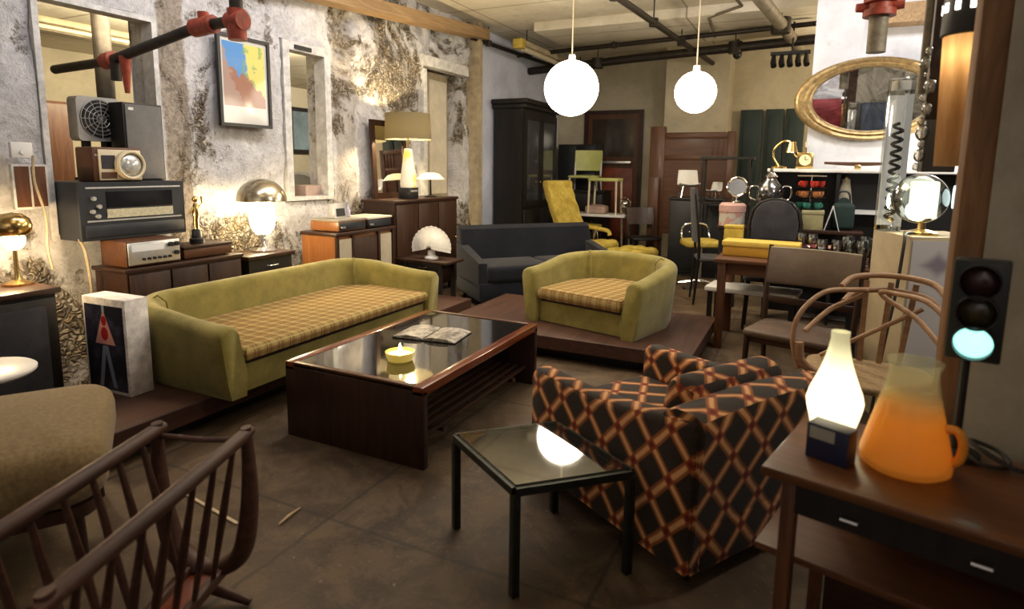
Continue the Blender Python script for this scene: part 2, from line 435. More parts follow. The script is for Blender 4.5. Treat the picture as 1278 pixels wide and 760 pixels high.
OPEN = [(2.12, 2.90, .93, 2.42), (4.02, 4.62, 1.08, 2.5), (6.15, 7.1, 1.0, 2.6)]
def rough_wall():
    """stone wall at x=-4.2 with three openings, 28 cm thick, uneven face"""
    b = MB(); bm = b.bm; X = -4.2; Y0, Y1 = -2.6, 7.36; st = .05
    ys = sorted(set([round(Y0+st*i, 3) for i in range(int((Y1-Y0)/st)+1)]+[o[0] for o in OPEN]+[o[1] for o in OPEN]+[Y1]))
    zs = sorted(set([round(st*i, 3) for i in range(int(H_CEIL/st)+1)]+[o[2] for o in OPEN]+[o[3] for o in OPEN]+[H_CEIL]))
    def disp(y, z):
        p = Vector((0, y, z))
        d = noise.fractal(p*2.2, 1.0, 2.0, 5)*.028+noise.fractal(p*8, 1, 2, 3)*.012
        rough = 1.0
        if z < 1.0: rough += (1.0-z)*1.6
        if y > 4.7 and z > 1.9: rough += 1.0
        c = noise.voronoi(p*5.5)[0]
        d += (min(.5, c[0])-.25)*-.06*(rough-1)
        if z < .95 and 1.2 < y < 2.4: d += .08*(1-z)
        return d*rough
    V = {}
    def vert(y, z):
        if (y, z) not in V: V[(y, z)] = bm.verts.new((X+disp(y, z), y, z))
        return V[(y, z)]
    inside = lambda y, z: any(o[0] < y < o[1] and o[2] < z < o[3] for o in OPEN)
    for y0, y1 in zip(ys, ys[1:]):
        for z0, z1 in zip(zs, zs[1:]):
            if inside((y0+y1)/2, (z0+z1)/2): continue
            b._face((vert(y0, z0), vert(y1, z0), vert(y1, z1), vert(y0, z1)))
    bk = X-.28
    for (a, c, lo, hi) in OPEN:
        rim = [(a, z) for z in zs if lo <= z <= hi]+[(y, hi) for y in ys if a < y < c]+[(c, z) for z in reversed(zs) if lo <= z <= hi]+[(y, lo) for y in reversed(ys) if a < y < c]
        back = [bm.verts.new((bk, y, z)) for y, z in rim]
        n = len(rim)
        for i in range(n): b._face((vert(*rim[i]), vert(*rim[(i+1) % n]), back[(i+1) % n], back[i]))
    # the far face, seen only through openings
    for y0, y1, z0, z1 in ((-2.6, 2.14, 0, 3.3), (2.89, 4.02, 0, 3.3), (4.62, 6.15, 0, 3.3), (7.1, 7.36, 0, 3.3)) + tuple((o[0], o[1], 0, o[2]) for o in OPEN) + tuple((o[0], o[1], o[3], 3.3) for o in OPEN):
        b._face([bm.verts.new((bk, y, z)) for y, z in ((y0, z0), (y1, z0), (y1, z1), (y0, z1))])
    bmesh.ops.remove_doubles(bm, verts=[v for v in bm.verts], dist=.0005)
    return b.build('wall_left', M['stone'], smooth=60)
struct(rough_wall())
# smooth far stretch of that wall
b = MB(); b.span(-4.4, -4.22, 7.36, 10.6, 0, H_CEIL); struct(b.build('wall_left_far', M['blue_wall'], smooth=0))
b = MB(); b.span(-4.25, -4.06, 7.3, 7.42, 0, H_CEIL); struct(b.build('trim_1', M['trim_beige'], smooth=0))
b = MB(); b.span(-4.4, 4.5, 10.6, 10.75, 0, H_CEIL); struct(b.build('wall_back', M['beige_wall'], smooth=0))
b = MB(); b.span(-2.15, -1.2, 9.95, 10.6, 0, H_CEIL); struct(b.build('column', M['beige_wall'], smooth=0))
b = MB(); b.span(-.05, 2.6, 6.5, 6.7, 0, H_CEIL); struct(b.build('wall_chimney', M['white_wall'], smooth=0))
b = MB(); b.span(-9, 4.5, -2.9, -2.75, 0, H_CEIL); struct(b.build('wall_rear', M['white_wall'], smooth=0))
# the room behind the stone wall
b = MB(); b.span(-7.15, -7.0, -2.6, 9, 0, 2.55); struct(b.build('wall_side_room', M['beige_wall'], smooth=0))
b = MB(); b.span(-7.1, -4.66, 8.5, 8.6, 0, 2.55); struct(b.build('wall_side_room_end', M['beige_wall'], smooth=0))
b = MB(); b.span(-7.15, -4.66, -2.6, 9, 2.55, 2.65); struct(b.build('ceiling_side_room', M['ceiling'], smooth=0))
# grey partition by the desk
b = MB(); p0 = Vector((.44, 2.03, 0)); d = Vector((.95, -.31, 0)).normalized(); nn = Vector((.31, .95, 0)).normalized()
d_par, n_par = d.copy(), nn.copy()
q = [p0, p0+d*2.6, p0+d*2.6+nn*.14, p0+nn*.14]
b.hexa([(v.x, v.y, 0) for v in q], [(v.x, v.y, H_CEIL) for v in q]); struct(b.build('wall_right', M['grey_wall'], smooth=0))

# window frames of the openings
def frame(name, o, w, x0, x1, mat, bottom=True):
    b = MB(); a, c, lo, hi = o
    b.span(x0, x1, a, a+w, lo, hi); b.span(x0, x1, c-w, c, lo, hi); b.span(x0, x1, a+w, c-w, hi-w, hi)
    if bottom: b.span(x0, x1, a+w, c-w, lo, lo+.035)
    return struct(b.build(name, mat, smooth=0))
frame('window_1', (2.125, 2.895, .93, 2.415), .035, -4.3, -4.18, M['trim_white'])
w2 = frame('window_2', (4.03, 4.61, 1.09, 2.49), .075, -4.3, -4.17, M['trim_white'])
b = MB(); b.span(-4.165, -4.155, 4.16, 4.36, 2.427, 2.462); b.build('vent_slot', M['black'], w2, 0)
b = MB(); b.span(-4.47, -4.41, 6.16, 7.09, 1.01, 2.59); door = struct(b.build('door_1', M['trim_beige'], smooth=0))
b = MB(); b.span(-4.41, -4.395, 6.2, 6.58, 1.06, 2.5); b.span(-4.41, -4.395, 6.64, 7.04, 1.06, 2.5); b.build('panel', M['cream'], door, 0)
b = MB(); b.span(-4.3, -4.15, 6.15, 6.22, 1.0, 2.55); b.span(-4.25, -4.12, 6.1, 7.15, 2.58, 2.7); struct(b.build('trim_2', M['trim_white'], smooth=0))
# timber wall plate under the ceiling
b = MB(); b.bar((-4.06, 2.2, 2.76), (-4.06, 7.45, 3.16), .18, .13); tag(b.build('timber_beam', M['pale_wood'], smooth=0), 'rough brown timber beam along the top of the stone wall', 'beam')

# ------------------------------------------------------------------ display platforms
def platform(name, label, x0, x1, y0, y1, z, group=None):
    t = thing(name, label, 'platform', ((x0+x1)/2, (y0+y1)/2, 0)); w = (x1-x0)/2; d = (y1-y0)/2
    b = MB(); b.span(-w, w, -d, d, z-.1, z, bev=.006); b.build('deck', M['deck'], t, 0)
    b = MB(); b.span(-w+.1, w-.1, -d+.12, d-.12, 0, z-.1); b.build('plinth', M['black'], t, 0)
    return t
platform('display_platform', 'long low brown display platform beneath the green sofa along the stone wall', -3.55, -2.8, 1.56, 4.92, .18)
platform('display_platform', 'low red-brown display platform beneath the green armchair', -2.62, -.62, 4.06, 5.3, .18)

# ------------------------------------------------------------------ green sofa and armchair
def barrel_seat(t, W, D, hb, ha, th, rc, rail, cush_h, seam=True):
    """wrap-around shell; front faces +x, y runs 0..W, x from 0 back to -D"""
    path = []
    def add(x, y, nx, ny, s): path.append((x, y, nx, ny, s))
    N = 8
    for i in range(N+1):
        f = i/N; add(-(D-rc)*f, 0, 0, 1, f*.6)
    K = 10
    for i in range(1, K+1):
        a = R(90*i/K); add(-(D-rc)-rc*math.sin(a), rc-rc*math.cos(a), math.sin(a), math.cos(a), .6+.4*i/K)
    for i in range(1, 9):
        y = rc+(W-2*rc)*i/8; add(-D, y, 1, 0, 1)
    for i in range(1, K+1):
        a = R(90*i/K); add(-(D-rc)-rc*math.cos(a), W-rc+rc*math.sin(a), math.cos(a), -math.sin(a), 1-.4*i/K)
    for i in range(1, N+1):
        f = i/N; add(-(D-rc)*(1-f), W, 0, -1, .6*(1-f))
    rings = []
    for (x, y, nx, ny, s) in path:
        ss = s*s*(3-2*s); h = ha+(hb-ha)*ss; rr = th*.42; fl = .035; r_ = []
        prof = [(.02, 0), (.0, .05), (-fl*.5, h*.5), (-fl, h-rr)]
        for k in range(1, 8):
            a = PI-PI*k/8
            prof.append((-fl+th/2+th/2*math.cos(a), h-rr+rr*math.sin(a)))
        prof += [(th-fl, h-rr), (th-fl*.2, h*.5), (th+.01, .12), (th, 0)]
        rings.append([(x+nx*o, y+ny*o, z) for o, z in prof])
    # rounded arm fronts
    def lead(ring, n, dx):
        c = sum((Vector(p) for p in ring), Vector())/len(ring); out = []
        for f, e in ((.86, 1.0), (.97, .55)):
            out.append([((c.x+(p[0]-c.x)*f)+dx*e, c.y+(p[1]-c.y)*f, c.z+(p[2]-c.z)*(f if p[2] > .02 else 1)) for p in ring])
        return out
    rings = lead(rings[0], 0, .035)+rings+lead(rings[-1], 0, .035)[::-1]
    b = MB(); b.loft(rings); shell = b.build('shell', M['olive'], t, 55)
    if seam:
        for sgn in (0, 1):
            y = rc*.32 if sgn == 0 else W-rc*.32
            x = -(D-rc*.32); nx, ny = .707, (.707 if sgn == 0 else -.707)
            b = MB(); b.tube([(x+nx*(th*f), y+ny*(th*f), z) for f, z in ((.12, hb-.03), (.5, hb+.002), (.85, hb-.04), (.98, hb*.6), (1.04, rail+.05))], .006, 6)
            b.build('piping', M['olive'], shell)
    ins = [(-.0, th-.01)]
    r2 = max(.04, rc-th)
    ins = [(.0, th), (.0, W-th)]
    for i in range(7):
        a = R(90*i/6); ins.append((-(D-rc)-r2*math.sin(a), W-rc+r2*math.cos(a)))
    for i in range(7):
        a = R(90*i/6); ins.append((-(D-rc)-r2*math.cos(a), rc-r2*math.sin(a)))
    b = MB(); b.prism([(x*1.0-.012, y) for x, y in ins], .005, rail, 'z'); b.build('front_rail', M['olive'], t, 30)
    b = MB(); b.prism([(x-.02, y) for x, y in ins], rail, rail+.02, 'z'); b.build('shadow_gap_strip', M['walnut_y'], t, 30)  # dark strip modelled for the shadow gap beneath the cushion
    cs = [(x+(.03 if i < 2 else 0), y) for i, (x, y) in enumerate(ins)]
    b = MB(); b.prism([(x, y+(.004 if y < W/2 else -.004)) for x, y in cs], rail+.022, rail+.022+cush_h, 'z', bev=.03)
    for v in b.bm.verts:
        if v.co.z > rail+.06: v.co.z += .022*math.sin(PI*min(1, max(0, v.co.y/W)))
    b.build('seat_cushion', M['plaid'], t, 50, uv=True)
    return t
s_ = thing('sofa', 'long olive green velvet sofa with a tan plaid seat cushion', 'sofa', (-2.68, 2.09, .18), 0)
barrel_seat(s_, 2.0, .84, .47, .4, .13, .3, .155, .075)
s_ = thing('armchair', 'olive green barrel armchair with tan plaid seat cushion on a low platform', 'armchair', (-2.03, 4.49, .18), R(-104.5))
barrel_seat(s_, 1.03, .84, .52, .43, .13, .4, .165, .085)

# ------------------------------------------------------------------ coffee table with things on it
t = thing('coffee_table', 'dark low coffee table with smoked glass top and red-brown rim', 'table', (-1.96, 2.9, 0))
HW, HL, HT = .43, .66, .405
for s in (-1, 1):
    b = MB(); b.box(0, s*(HL-.018), HT/2-.011, 2*HW, .036, HT-.022, bev=.003); b.build('end_panel', M['walnut_z'], t, 30)
for s in (-1, 1):
    b = MB(); b.box(s*(HW-.03), 0, HT-.022, .06, 2*HL, .044, bev=.004); b.build('side_rail', M['rose_y'], t, 30)
    b = MB(); b.box(0, s*(HL-.016), HT-.004, 2*HW-.12, .032, .012, bev=.002); b.build('end_rim', M['brown_x'], t, 30)
b = MB(); b.box(0, 0, HT-.007, 2*HW-.12, 2*HL-.064, .008); b.build('glass_top', M['black_glass'], t, 0)
for i in range(13):
    b = MB(); x = -.36+.72*i/12; b.box(x, 0, .12, .03, 2*HL-.08, .018, bev=.003); b.build('shelf_slat', M['walnut_y'], t, 30)
for y in (-.4, .4):
    b = MB(); b.box(0, y, .1, .78, .04, .02); b.build('shelf_bearer', M['walnut_x'], t, 0)

t = thing('magazine', 'open grey magazine lying on the smoked glass coffee table', 'magazine', (-1.99, 3.02, HT), R(8))
b = MB()
for s in (-1, 1):
    rings = []
    for i in range(7):
        x = s*(.005+.195*i/6); z = .002+.016*math.sin(PI*min(1, i/6*.9+.1))
        rings.append([(x, -.13, .001), (x, .13, .001), (x, .13, z+.004), (x, -.13, z+.004)])
    b.loft(rings)
tmag = NT('printed magazine page'); o_ = tmag.obj(); fz = tmag.noise(o_, 22, 4, .8); fz2 = tmag.noise(o_, 80, 3, .8)
cc = tmag.mix(tmag.step(fz, .42, .6), (.5, .46, .4), (.14, .12, .1)); cc = tmag.mix(tmag.math('MULTIPLY', tmag.step(fz2, .5, .7), .5), cc, (.2, .18, .16))
b.build('pages', tmag.bsdf(cc, .35), t, 30)
b = MB(); b.box(0, 0, .0012, .41, .27, .002); b.build('cover', M['slate'], t, 0)

t = thing('candle_bowl', 'small glass bowl candle burning on the coffee table', 'candle', (-1.87, 2.53, HT+.001))
tg = NT('amber candle glass'); gm = tg.bsdf((.75, .62, .18), .12, emit=(.9, .6, .1), estr=.35, coat=.6)
b = MB(); b.lathe([(.05, 0), (.066, .004), (.076, .03), (.078, .048), (.072, .048), (.07, .03), (.058, .012), (.0, .01)], seg=32); b.build('bowl', gm, t, 50)
b = MB(); b.lathe([(.0, .032), (.068, .034), (.069, .03), (.06, .012), (.0, .011)], seg=28); b.build('wax', glow('glowing wax', (1, .72, .22), 2.2, (.9, .75, .4)), t)
b = MB(); b.cyl((0, 0, .034), (0, 0, .05), .0015, seg=6); wick = b.build('wick', M['black'], t)
b = MB(); b.lathe([(.0, .044), (.008, .05), (.011, .06), (.007, .074), (.003, .086), (0, .094)], seg=14); b.build('flame', glow('candle flame', (1, .78, .35), 40), wick)

# ------------------------------------------------------------------ glass side table
t = thing('side_table', 'small square side table with dark steel frame and glass top', 'table', (0, 0, 0))
P = [Vector(p) for p in ((-1.17, 1.92, 0), (-.785, 1.665, 0), (-.47, 1.96, 0), (-.86, 2.215, 0))]; ht = .39
t.location = sum(P, Vector())/4; c0 = t.location.copy(); P = [p-c0 for p in P]
for p in P:
    b = MB(); d = (P[1]-P[0]); b.box(p.x*.97, p.y*.97, ht/2-.012, .028, .028, ht-.024, rz=math.atan2(d.y, d.x), bev=.002); b.build('leg', M['gunmetal'], t, 30)
b = MB()
for i in range(4):
    u, v = P[i], P[(i+1) % 4]; b.bar((u.x*.97, u.y*.97, ht-.014), (v.x*.97, v.y*.97, ht-.014), .028, .028)
b.build('frame', M['gunmetal'], t, 30)
b = MB(); b.prism([(p.x*.955, p.y*.955) for p in P], ht-.002, ht+.006); b.build('glass_top', M['smoke_glass'], t, 0)


# ------------------------------------------------------------------ lattice patterned lounge chair
u = Vector((-.85, .525)).normalized(); ang = math.atan2(u.y, u.x)
t = thing('lounge_chair', 'boxy lounge chair in brown and orange lattice pattern velvet', 'armchair', (-.28, 1.93, 0), ang)
# local +x is forward, the near arm lies at y=0, the far arm at y=-.8
DP, WD = .9, .8
def arm_panel(y0, y1):
    b = MB(); n = 9; rings = []
    for i in range(n+1):
        f = i/n; x = .0+DP*f; h = .62-.09*f-.035*math.sin(PI*f)
        if f == 0: h = .61
        w = y1-y0; e = .028
        rings.append([(x, y0, .07), (x, y0-.004, h*.5), (x, y0, h-e), (x, y0+e*.4, h-e*.3), (x, y0+e, h), (x, y1-e, h), (x, y1-e*.4, h-e*.3), (x, y1, h-e), (x, y1, .07)])
    def sh(r, dx, f):
        cy = (y0+y1)/2; return [(p[0]+dx, cy+(p[1]-cy)*f, .34+(p[2]-.34)*f) for p in r]
    rings = [sh(rings[0], -.012, .93)]+rings+[sh(rings[-1], .014, .93)]
    b.loft(rings); return b.build('arm', M['lattice'], t, 50, uv=True)
arm_panel(-.11, 0.0); arm_panel(-WD, -WD+.11)
def pad(name, x0, x1, y0, y1, z0, z1, bev, tilt=0, bulge=.02, parent=t, mat='lattice'):
    b = MB(); b.box(0, 0, 0, x1-x0, y1-y0, z1-z0, bev=bev, seg=4)
    for v in b.bm.verts:
        f = (1-(2*v.co.x/(x1-x0))**2)*(1-(2*v.co.y/(y1-y0))**2)
        if v.co.z > 0: v.co.z += bulge*max(0, f)
    bmesh.ops.transform(b.bm, matrix=Matrix.Translation(((x0+x1)/2, (y0+y1)/2, (z0+z1)/2)) @ Matrix.Rotation(tilt, 4, 'Y'), verts=b.bm.verts)
    return b.build(name, M[mat], parent, 50, uv=True)
b = MB(); b.span(-.02, .86, -WD+.05, -.05, .07, .24, bev=.015); b.build('seat_base', M['lattice'], t, 40, uv=True)
pad('seat_cushion', .2, .9, -WD+.115, -.115, .24, .39, .04, bulge=.03)
b = MB()
rings = []
for i in range(13):
    f = i/12; y = -.02-(WD-.04)*f; h = .63+.02*math.sin(PI*f)
    rings.append([(-.01, y, .07), (-.02, y, .3), (-.04, y, h-.05), (-.03, y, h-.015), (.02, y, h), (.09, y, h-.005), (.14, y, h-.03), (.16, y, h-.08), (.2, y, .3), (.2, y, .07)])
b.loft(rings); b.build('backrest', M['lattice'], t, 50, uv=True)
pad('back_cushion', .13, .28, -WD+.12, -.12, .36, .68, .06, tilt=R(-14), bulge=.0)
for x in (.06, .82):
    for y in (-.08, -WD+.08):
        b = MB(); b.cyl((x, y, .0), (x, y, .075), .018, .024, 10); b.build('leg', M['black_wood'], t)

# ------------------------------------------------------------------ spindle rack in front
t = thing('magazine_rack', 'dark teak magazine rack with turned spindles and wishbone ends', 'rack', (-1.65, 1.2, 0), math.atan2(-.93, .36))
# local +x runs toward the camera along the rails, y across the width
LR, WR, HR = .74, .145, .6
def rack_end(x):
    b = MB()
    for s in (-1, 1):
        pts = smooth_path([(x, s*WR, HR+.012), (x, s*(WR+.004), HR-.12), (x, s*(WR-.002), .34), (x, s*(WR-.03), .2), (x, s*.065, .145), (x, 0, .125)], 6)
        n = len(pts); rr = [.021+.021*math.sin(PI*(i/(n-1))**1.3*.85) for i in range(n)]
        b.tube(pts, rr, 12, flat=.7)
    return b.build('end_frame', M['rack_wood'], t)
rack_end(0); rack_end(LR)
for s in (-1, 1):
    b = MB(); b.tube([(-.03, s*WR, HR-.012), (.02, s*WR, HR-.01), (LR*.5, s*WR, HR-.012), (LR-.02, s*WR, HR-.01), (LR+.03, s*WR, HR-.012)], [.015, .021, .023, .021, .015], 12); b.build('top_rail', M['rack_wood'], t)
    b = MB(); b.bar((0, s*.055, .135), (LR, s*.055, .135), .026, .03, bev=.006); b.build('bottom_rail', M['rack_wood'], t)
    for i in range(7):
        x = .075+(LR-.15)*i/6
        b = MB(); b.tube([(x, s*.055, .14), (x, s*(.055+(WR-.055)*.5), .36), (x, s*WR, HR-.02)], [.008, .0125, .008], 8); b.build('spindle', M['rack_wood'], t)
b = MB(); b.tube([(0, -WR, HR-.03), (0, 0, HR-.037), (0, WR, HR-.03)], .009, 8); b.build('crossbar', M['rack_wood'], t)
b = MB(); b.box(LR/2, 0, .12, LR-.02, .125, .012); b.build('floor_board', M['rose_x'], t, 0)
for x in (0, LR):
    b = MB(); b.tube([(x, 0, .11), (x, 0, .06)], [.026, .02], 10); b.tube([(x, -.13, .013), (x, -.08, .03), (x, 0, .055), (x, .08, .03), (x, .13, .013)], [.012, .016, .02, .016, .012], 10)
    b.build('foot', M['rack_wood'], t)

# ------------------------------------------------------------------ tweed chair and white table at the edge
t = thing('tweed_ottoman', 'large rounded brown tweed ottoman beside the spindle rack', 'ottoman', (-2.49, 1.07, 0), R(-33.5))
b = MB(); b.pillow(rrect(-.39, .39, -.3, .3, .13, 6), .3, .5, .065, .022)
b.build('seat_cushion', M['tweed'], t, 60)
b = MB(); b.prism(rrect(-.35, .35, -.26, .26, .08, 4), .25, .295); b.build('frame', M['walnut_x'], t, 30)
for x, y in ((-.3, -.2), (.3, -.2), (.3, .2), (-.3, .2)):
    b = MB(); b.cyl((x, y, .26), (x*1.06, y*1.1, 0), .022, .014, 10); b.build('leg', M['walnut_z'], t)
t = thing('round_table', 'small round white topped table behind the tweed ottoman', 'table', (-3.2, 1.29, 0))
b = MB(); b.lathe([(0, .485), (.19, .485), (.2, .495), (.2, .505), (.19, .512), (0, .512)], seg=36); b.build('tabletop', M['white'], t)
b = MB(); b.cyl((0, 0, .02), (0, 0, .488), .02); b.build('stem', M['chrome'], t)
b = MB(); b.lathe([(0, 0), (.14, 0), (.14, .01), (.03, .03), (0, .03)], seg=28); b.build('base', M['chrome'], t)

# ------------------------------------------------------------------ along the stone wall
t = thing('cabinet', 'dark low cabinet with a panelled door near the round white table', 'cabinet', (-3.6, 1.42, 0))
b = MB(); b.span(-.36, -.015, -.5, .4, .06, .72); b.build('carcass', M['black_wood'], t, 0)
b = MB(); b.span(-.38, .01, -.52, .42, .72, .75, bev=.004); b.build('top', M['walnut_y'], t, 30)
for y0, y1 in ((-.49, -.05), (-.04, .39)):
    b = MB(); b.span(-.015, .004, y0, y1, .09, .7, bev=.004); d_ = b.build('door', M['black_wood'], t, 30)
    b = MB(); b.span(.004, .012, y0+.05, y1-.05, .14, .66, bev=.004); b.build('door_panel', M['charcoal'], d_, 30)
b = MB(); b.tube([(.012, -.02, .52), (.035, -.02, .53), (.035, -.02, .6), (.012, -.02, .61)], .008, 8); b.build('handle', M['chrome'], t)
b = MB(); b.span(-.34, -.03, -.47, .37, 0, .06); b.build('plinth', M['black'], t, 0)

t = thing('globe_lamp', 'small lit lamp with a mirrored brass globe on the dark low cabinet', 'lamp', (-3.84, 1.76, .75))
b = MB(); b.lathe([(.07, 0), (.072, .012), (.02, .03), (.012, .06), (.01, .2), (.0, .2)], seg=24); b.build('base', M['brass'], t)
b = MB(); b.lathe([(.06, .27), (.082, .29), (.088, .325), (.078, .36), (.05, .385), (0, .395)], seg=28); b.lathe([(.055, .272), (.074, .294), (.08, .325), (.07, .355), (.045, .377), (0, .386)], seg=28); b.build('globe_shade', M['brass'], t)
b = MB(); b.ball((0, 0, .245), .052); b.build('bulb', glow('warm bulb', (1, .72, .38), 260), t)

b = MB(); b.box(0, 0, 0, .03, .11, .09, bev=.006); b.cyl((.015, 0, -.01), (.022, 0, -.01), .014, seg=10)
t = b.build('electrical_box', M['white'], loc=(-4.11, 1.965, 1.48)); tag(t, 'small white electrical box on the stone wall above the vent', 'electrical box')
t = thing('wall_vent', 'small brown two-pane wall panel below the white electrical box', 'vent', (-4.12, 2.0, 1.14))
b = MB(); b.span(-.02, .01, -.09, .09, 0, .26); b.build('frame', M['trim_white'], t, 0)
for y in (-.043, .043):
    b = MB(); b.span(.01, .015, y-.036, y+.036, .012, .248); b.build('pane', M['brown_z'], t, 0)
b = MB(); b.tube(smooth_path([(-4.08, 2.01, 1.45), (-4.07, 2.0, 1.3), (-4.05, 2.03, 1.1), (-4.04, 2.02, .9), (-4.03, 2.03, .78)], 5), .007, 6)
tag(b.build('hanging_cable', M['cord_tan']), 'pale cord running down the stone wall from the electrical box', 'cable')
b = MB(); b.tube(smooth_path([(-3.99, 2.17, .95), (-3.97, 2.19, .85), (-3.96, 2.2, .6), (-3.97, 2.21, .3), (-3.9, 2.2, .19)], 5), .009, 6)
tag(b.build('loose_cord', M['cord_tan']), 'dusty tan cord hanging beside the long brown credenza', 'cord')

# credenza and the stereo pieces on it
t = thing('credenza', 'long reddish brown credenza behind the green sofa', 'credenza', (-3.72, 2.28, 0))
b = MB(); b.span(-.33, -.01, 0, .84, .22, .74); b.build('carcass', M['walnut_y'], t, 0)
b = MB(); b.span(-.345, .005, -.015, .855, .74, .765, bev=.004); b.build('top', M['walnut_y'], t, 30)
for i in range(3):
    b = MB(); b.span(-.012, .004, .012+.276*i, .276+.276*i, .24, .725, bev=.003); d_ = b.build('door', M['walnut_z'], t, 30)
    b = MB(); b.ball((.012, .24+.276*i, .52), .011, u=12, v=8); b.build('knob', M['brass'], d_)
b = MB(); b.span(-.3, -.04, .04, .8, 0, .22); b.build('plinth', M['black'], t, 0)

t = thing('stereo_receiver', 'stereo receiver with silver front on the brown credenza', 'stereo', (-3.75, 2.3, .765))
b = MB(); b.span(-.26, 0, 0, .36, .008, .165, bev=.004); b.build('wooden_case', M['brown_y'], t, 30)
b = MB(); b.span(0, .008, .008, .352, .018, .158, bev=.003); fp = b.build('front_panel', M['silver'], t, 30)
b = MB(); b.span(.008, .0095, .03, .24, .1, .145); b.build('tuning_dial', plain('pale tuning dial', (.8, .82, .84), .3, var=.04), fp, 0)
for i in range(6):
    b = MB(); b.cyl((.008, .1+.035*i, .05), (.022, .1+.035*i, .05), .009, seg=12); b.build('knob', M['black'], fp)
for z, y in ((.128, .285), (.128, .325), (.07, .322)):
    b = MB(); b.cyl((.008, y, z), (.026, y, z), .015, seg=14); b.build('knob', M['black'], fp)
for x, y in ((-.22, .05), (-.04, .05), (-.22, .31), (-.04, .31)):
    b = MB(); b.cyl((x, y, 0), (x, y, .009), .012, seg=10); b.build('foot', M['black'], t)

t = thing('record_player', 'low closed wooden record player box on the brown credenza', 'record player', (-3.77, 2.7, .765))
b = MB(); b.span(-.25, 0, 0, .38, .008, .07, bev=.004); b.build('case', M['brown_y'], t, 30)
b = MB(); b.span(-.25, .004, -.004, .384, .072, .09, bev=.004); b.build('lid', M['walnut_y'], t, 30)
for x, y in ((-.22, .04), (-.03, .04), (-.22, .34), (-.03, .34)):
    b = MB(); b.cyl((x, y, 0), (x, y, .009), .012, seg=10); b.build('foot', M['black'], t)
t = thing('trophy', 'small gold trophy figure with dark base on the record player box', 'trophy', (-3.9, 2.9, .856))
b = MB(); b.lathe([(.05, 0), (.05, .03), (.035, .04), (.03, .09), (.024, .1), (0, .1)], seg=20); b.build('base', M['black'], t)
b = MB(); b.tube([(0, 0, .1), (0, 0, .16), (0, .004, .21), (0, .004, .26), (0, .002, .285)], [.02, .018, .026, .02, .01], 10); b.ball((0, .003, .31), .022, u=14, v=8); b.tube([(0, .02, .25), (0, .06, .28), (0, .05, .33)], [.009, .007, .006], 8); b.tube([(0, -.016, .25), (0, -.05, .21)], [.009, .006], 8)
b.build('figure', M['brass'], t)

t = thing('console_stereo', 'large blue-black stereo cabinet on the sill of the wall opening', 'stereo', (-3.95, 2.165, .935))
b = MB(); b.span(-.45, -.02, 0, .69, 0, .36, bev=.004); b.build('cabinet', M['slate'], t, 30)
b = MB(); b.span(-.02, 0, 0, .69, 0, .36); fr = b.build('front_frame', M['slate'], t, 0)
b = MB(); b.span(0, .003, .16, .6, .2, .3); b.build('dial_window', plain('dark dial glass', (.01, .01, .012), .08, var=.1), fr, 0)
b = MB(); b.span(0, .004, .16, .6, .135, .19); b.build('dial_scale', plain('pale dial scale', (.5, .47, .33), .4, var=.25, scale=60), fr, 0)
b = MB(); b.span(0, .006, .04, .66, .32, .33); b.span(0, .006, .04, .66, .115, .125); b.build('trim', M['silver'], fr, 0)
for y, z in ((.08, .26), (.11, .21), (.07, .18), (.1, .15)):
    b = MB(); b.cyl((0, y, z), (.02, y, z), .013, seg=14); b.build('knob', M['silver'], fr)
b = MB(); b.span(0, .012, .02, .67, .02, .095, bev=.004); b.build('lower_door', M['slate'], t, 30)

t = thing('radio', 'vintage ivory fronted radio with a big round dial on the stereo cabinet', 'radio', (-3.98, 2.28, 1.296))
b = MB(); b.span(-.18, 0, 0, .31, 0, .215, bev=.012); b.build('case', M['brown_z'], t, 30)
b = MB(); b.span(0, .012, .03, .3, .008, .2, bev=.006); fc = b.build('front', M['ivory'], t, 30)
b = MB(); b.span(.012, .016, .045, .13, .08, .165, bev=.002); b.build('grille', M['charcoal'], fc, 0)
b = MB(); b.span(.012, .016, .04, .135, .02, .06, bev=.002); b.build('button_row', M['brown_y'], fc, 0)
mrot = Matrix.Translation((.012, .215, .105)) @ Matrix.Rotation(R(90), 4, 'Y')
b = MB(); b.lathe([(.094, 0), (.094, .03), (.084, .04), (.075, .035), (.075, .0)], seg=32, m=mrot); b.build('dial_ring', M['ivory'], fc)
b = MB(); b.lathe([(.075, .012), (.06, .03), (.035, .04), (0, .044)], seg=32, m=mrot); b.build('dial_lens', plain('silvery dial lens', (.62, .64, .63), .15, .5, var=.2, scale=30), fc)

t = thing('loudspeaker', 'grey cloth fronted loudspeaker standing behind the vintage radio', 'speaker', (-4.13, 2.59, 1.296))
b = MB(); b.span(-.16, -.012, 0, .275, 0, .52, bev=.003); b.build('cabinet', M['black_wood'], t, 30)
b = MB(); b.span(-.012, .0, .012, .263, .012, .508, bev=.003); g_ = b.build('grille', M['grey_cloth'], t, 30)
b = MB(); b.span(0, .003, .03, .065, .47, .488); b.build('badge', M['silver'], g_, 0)

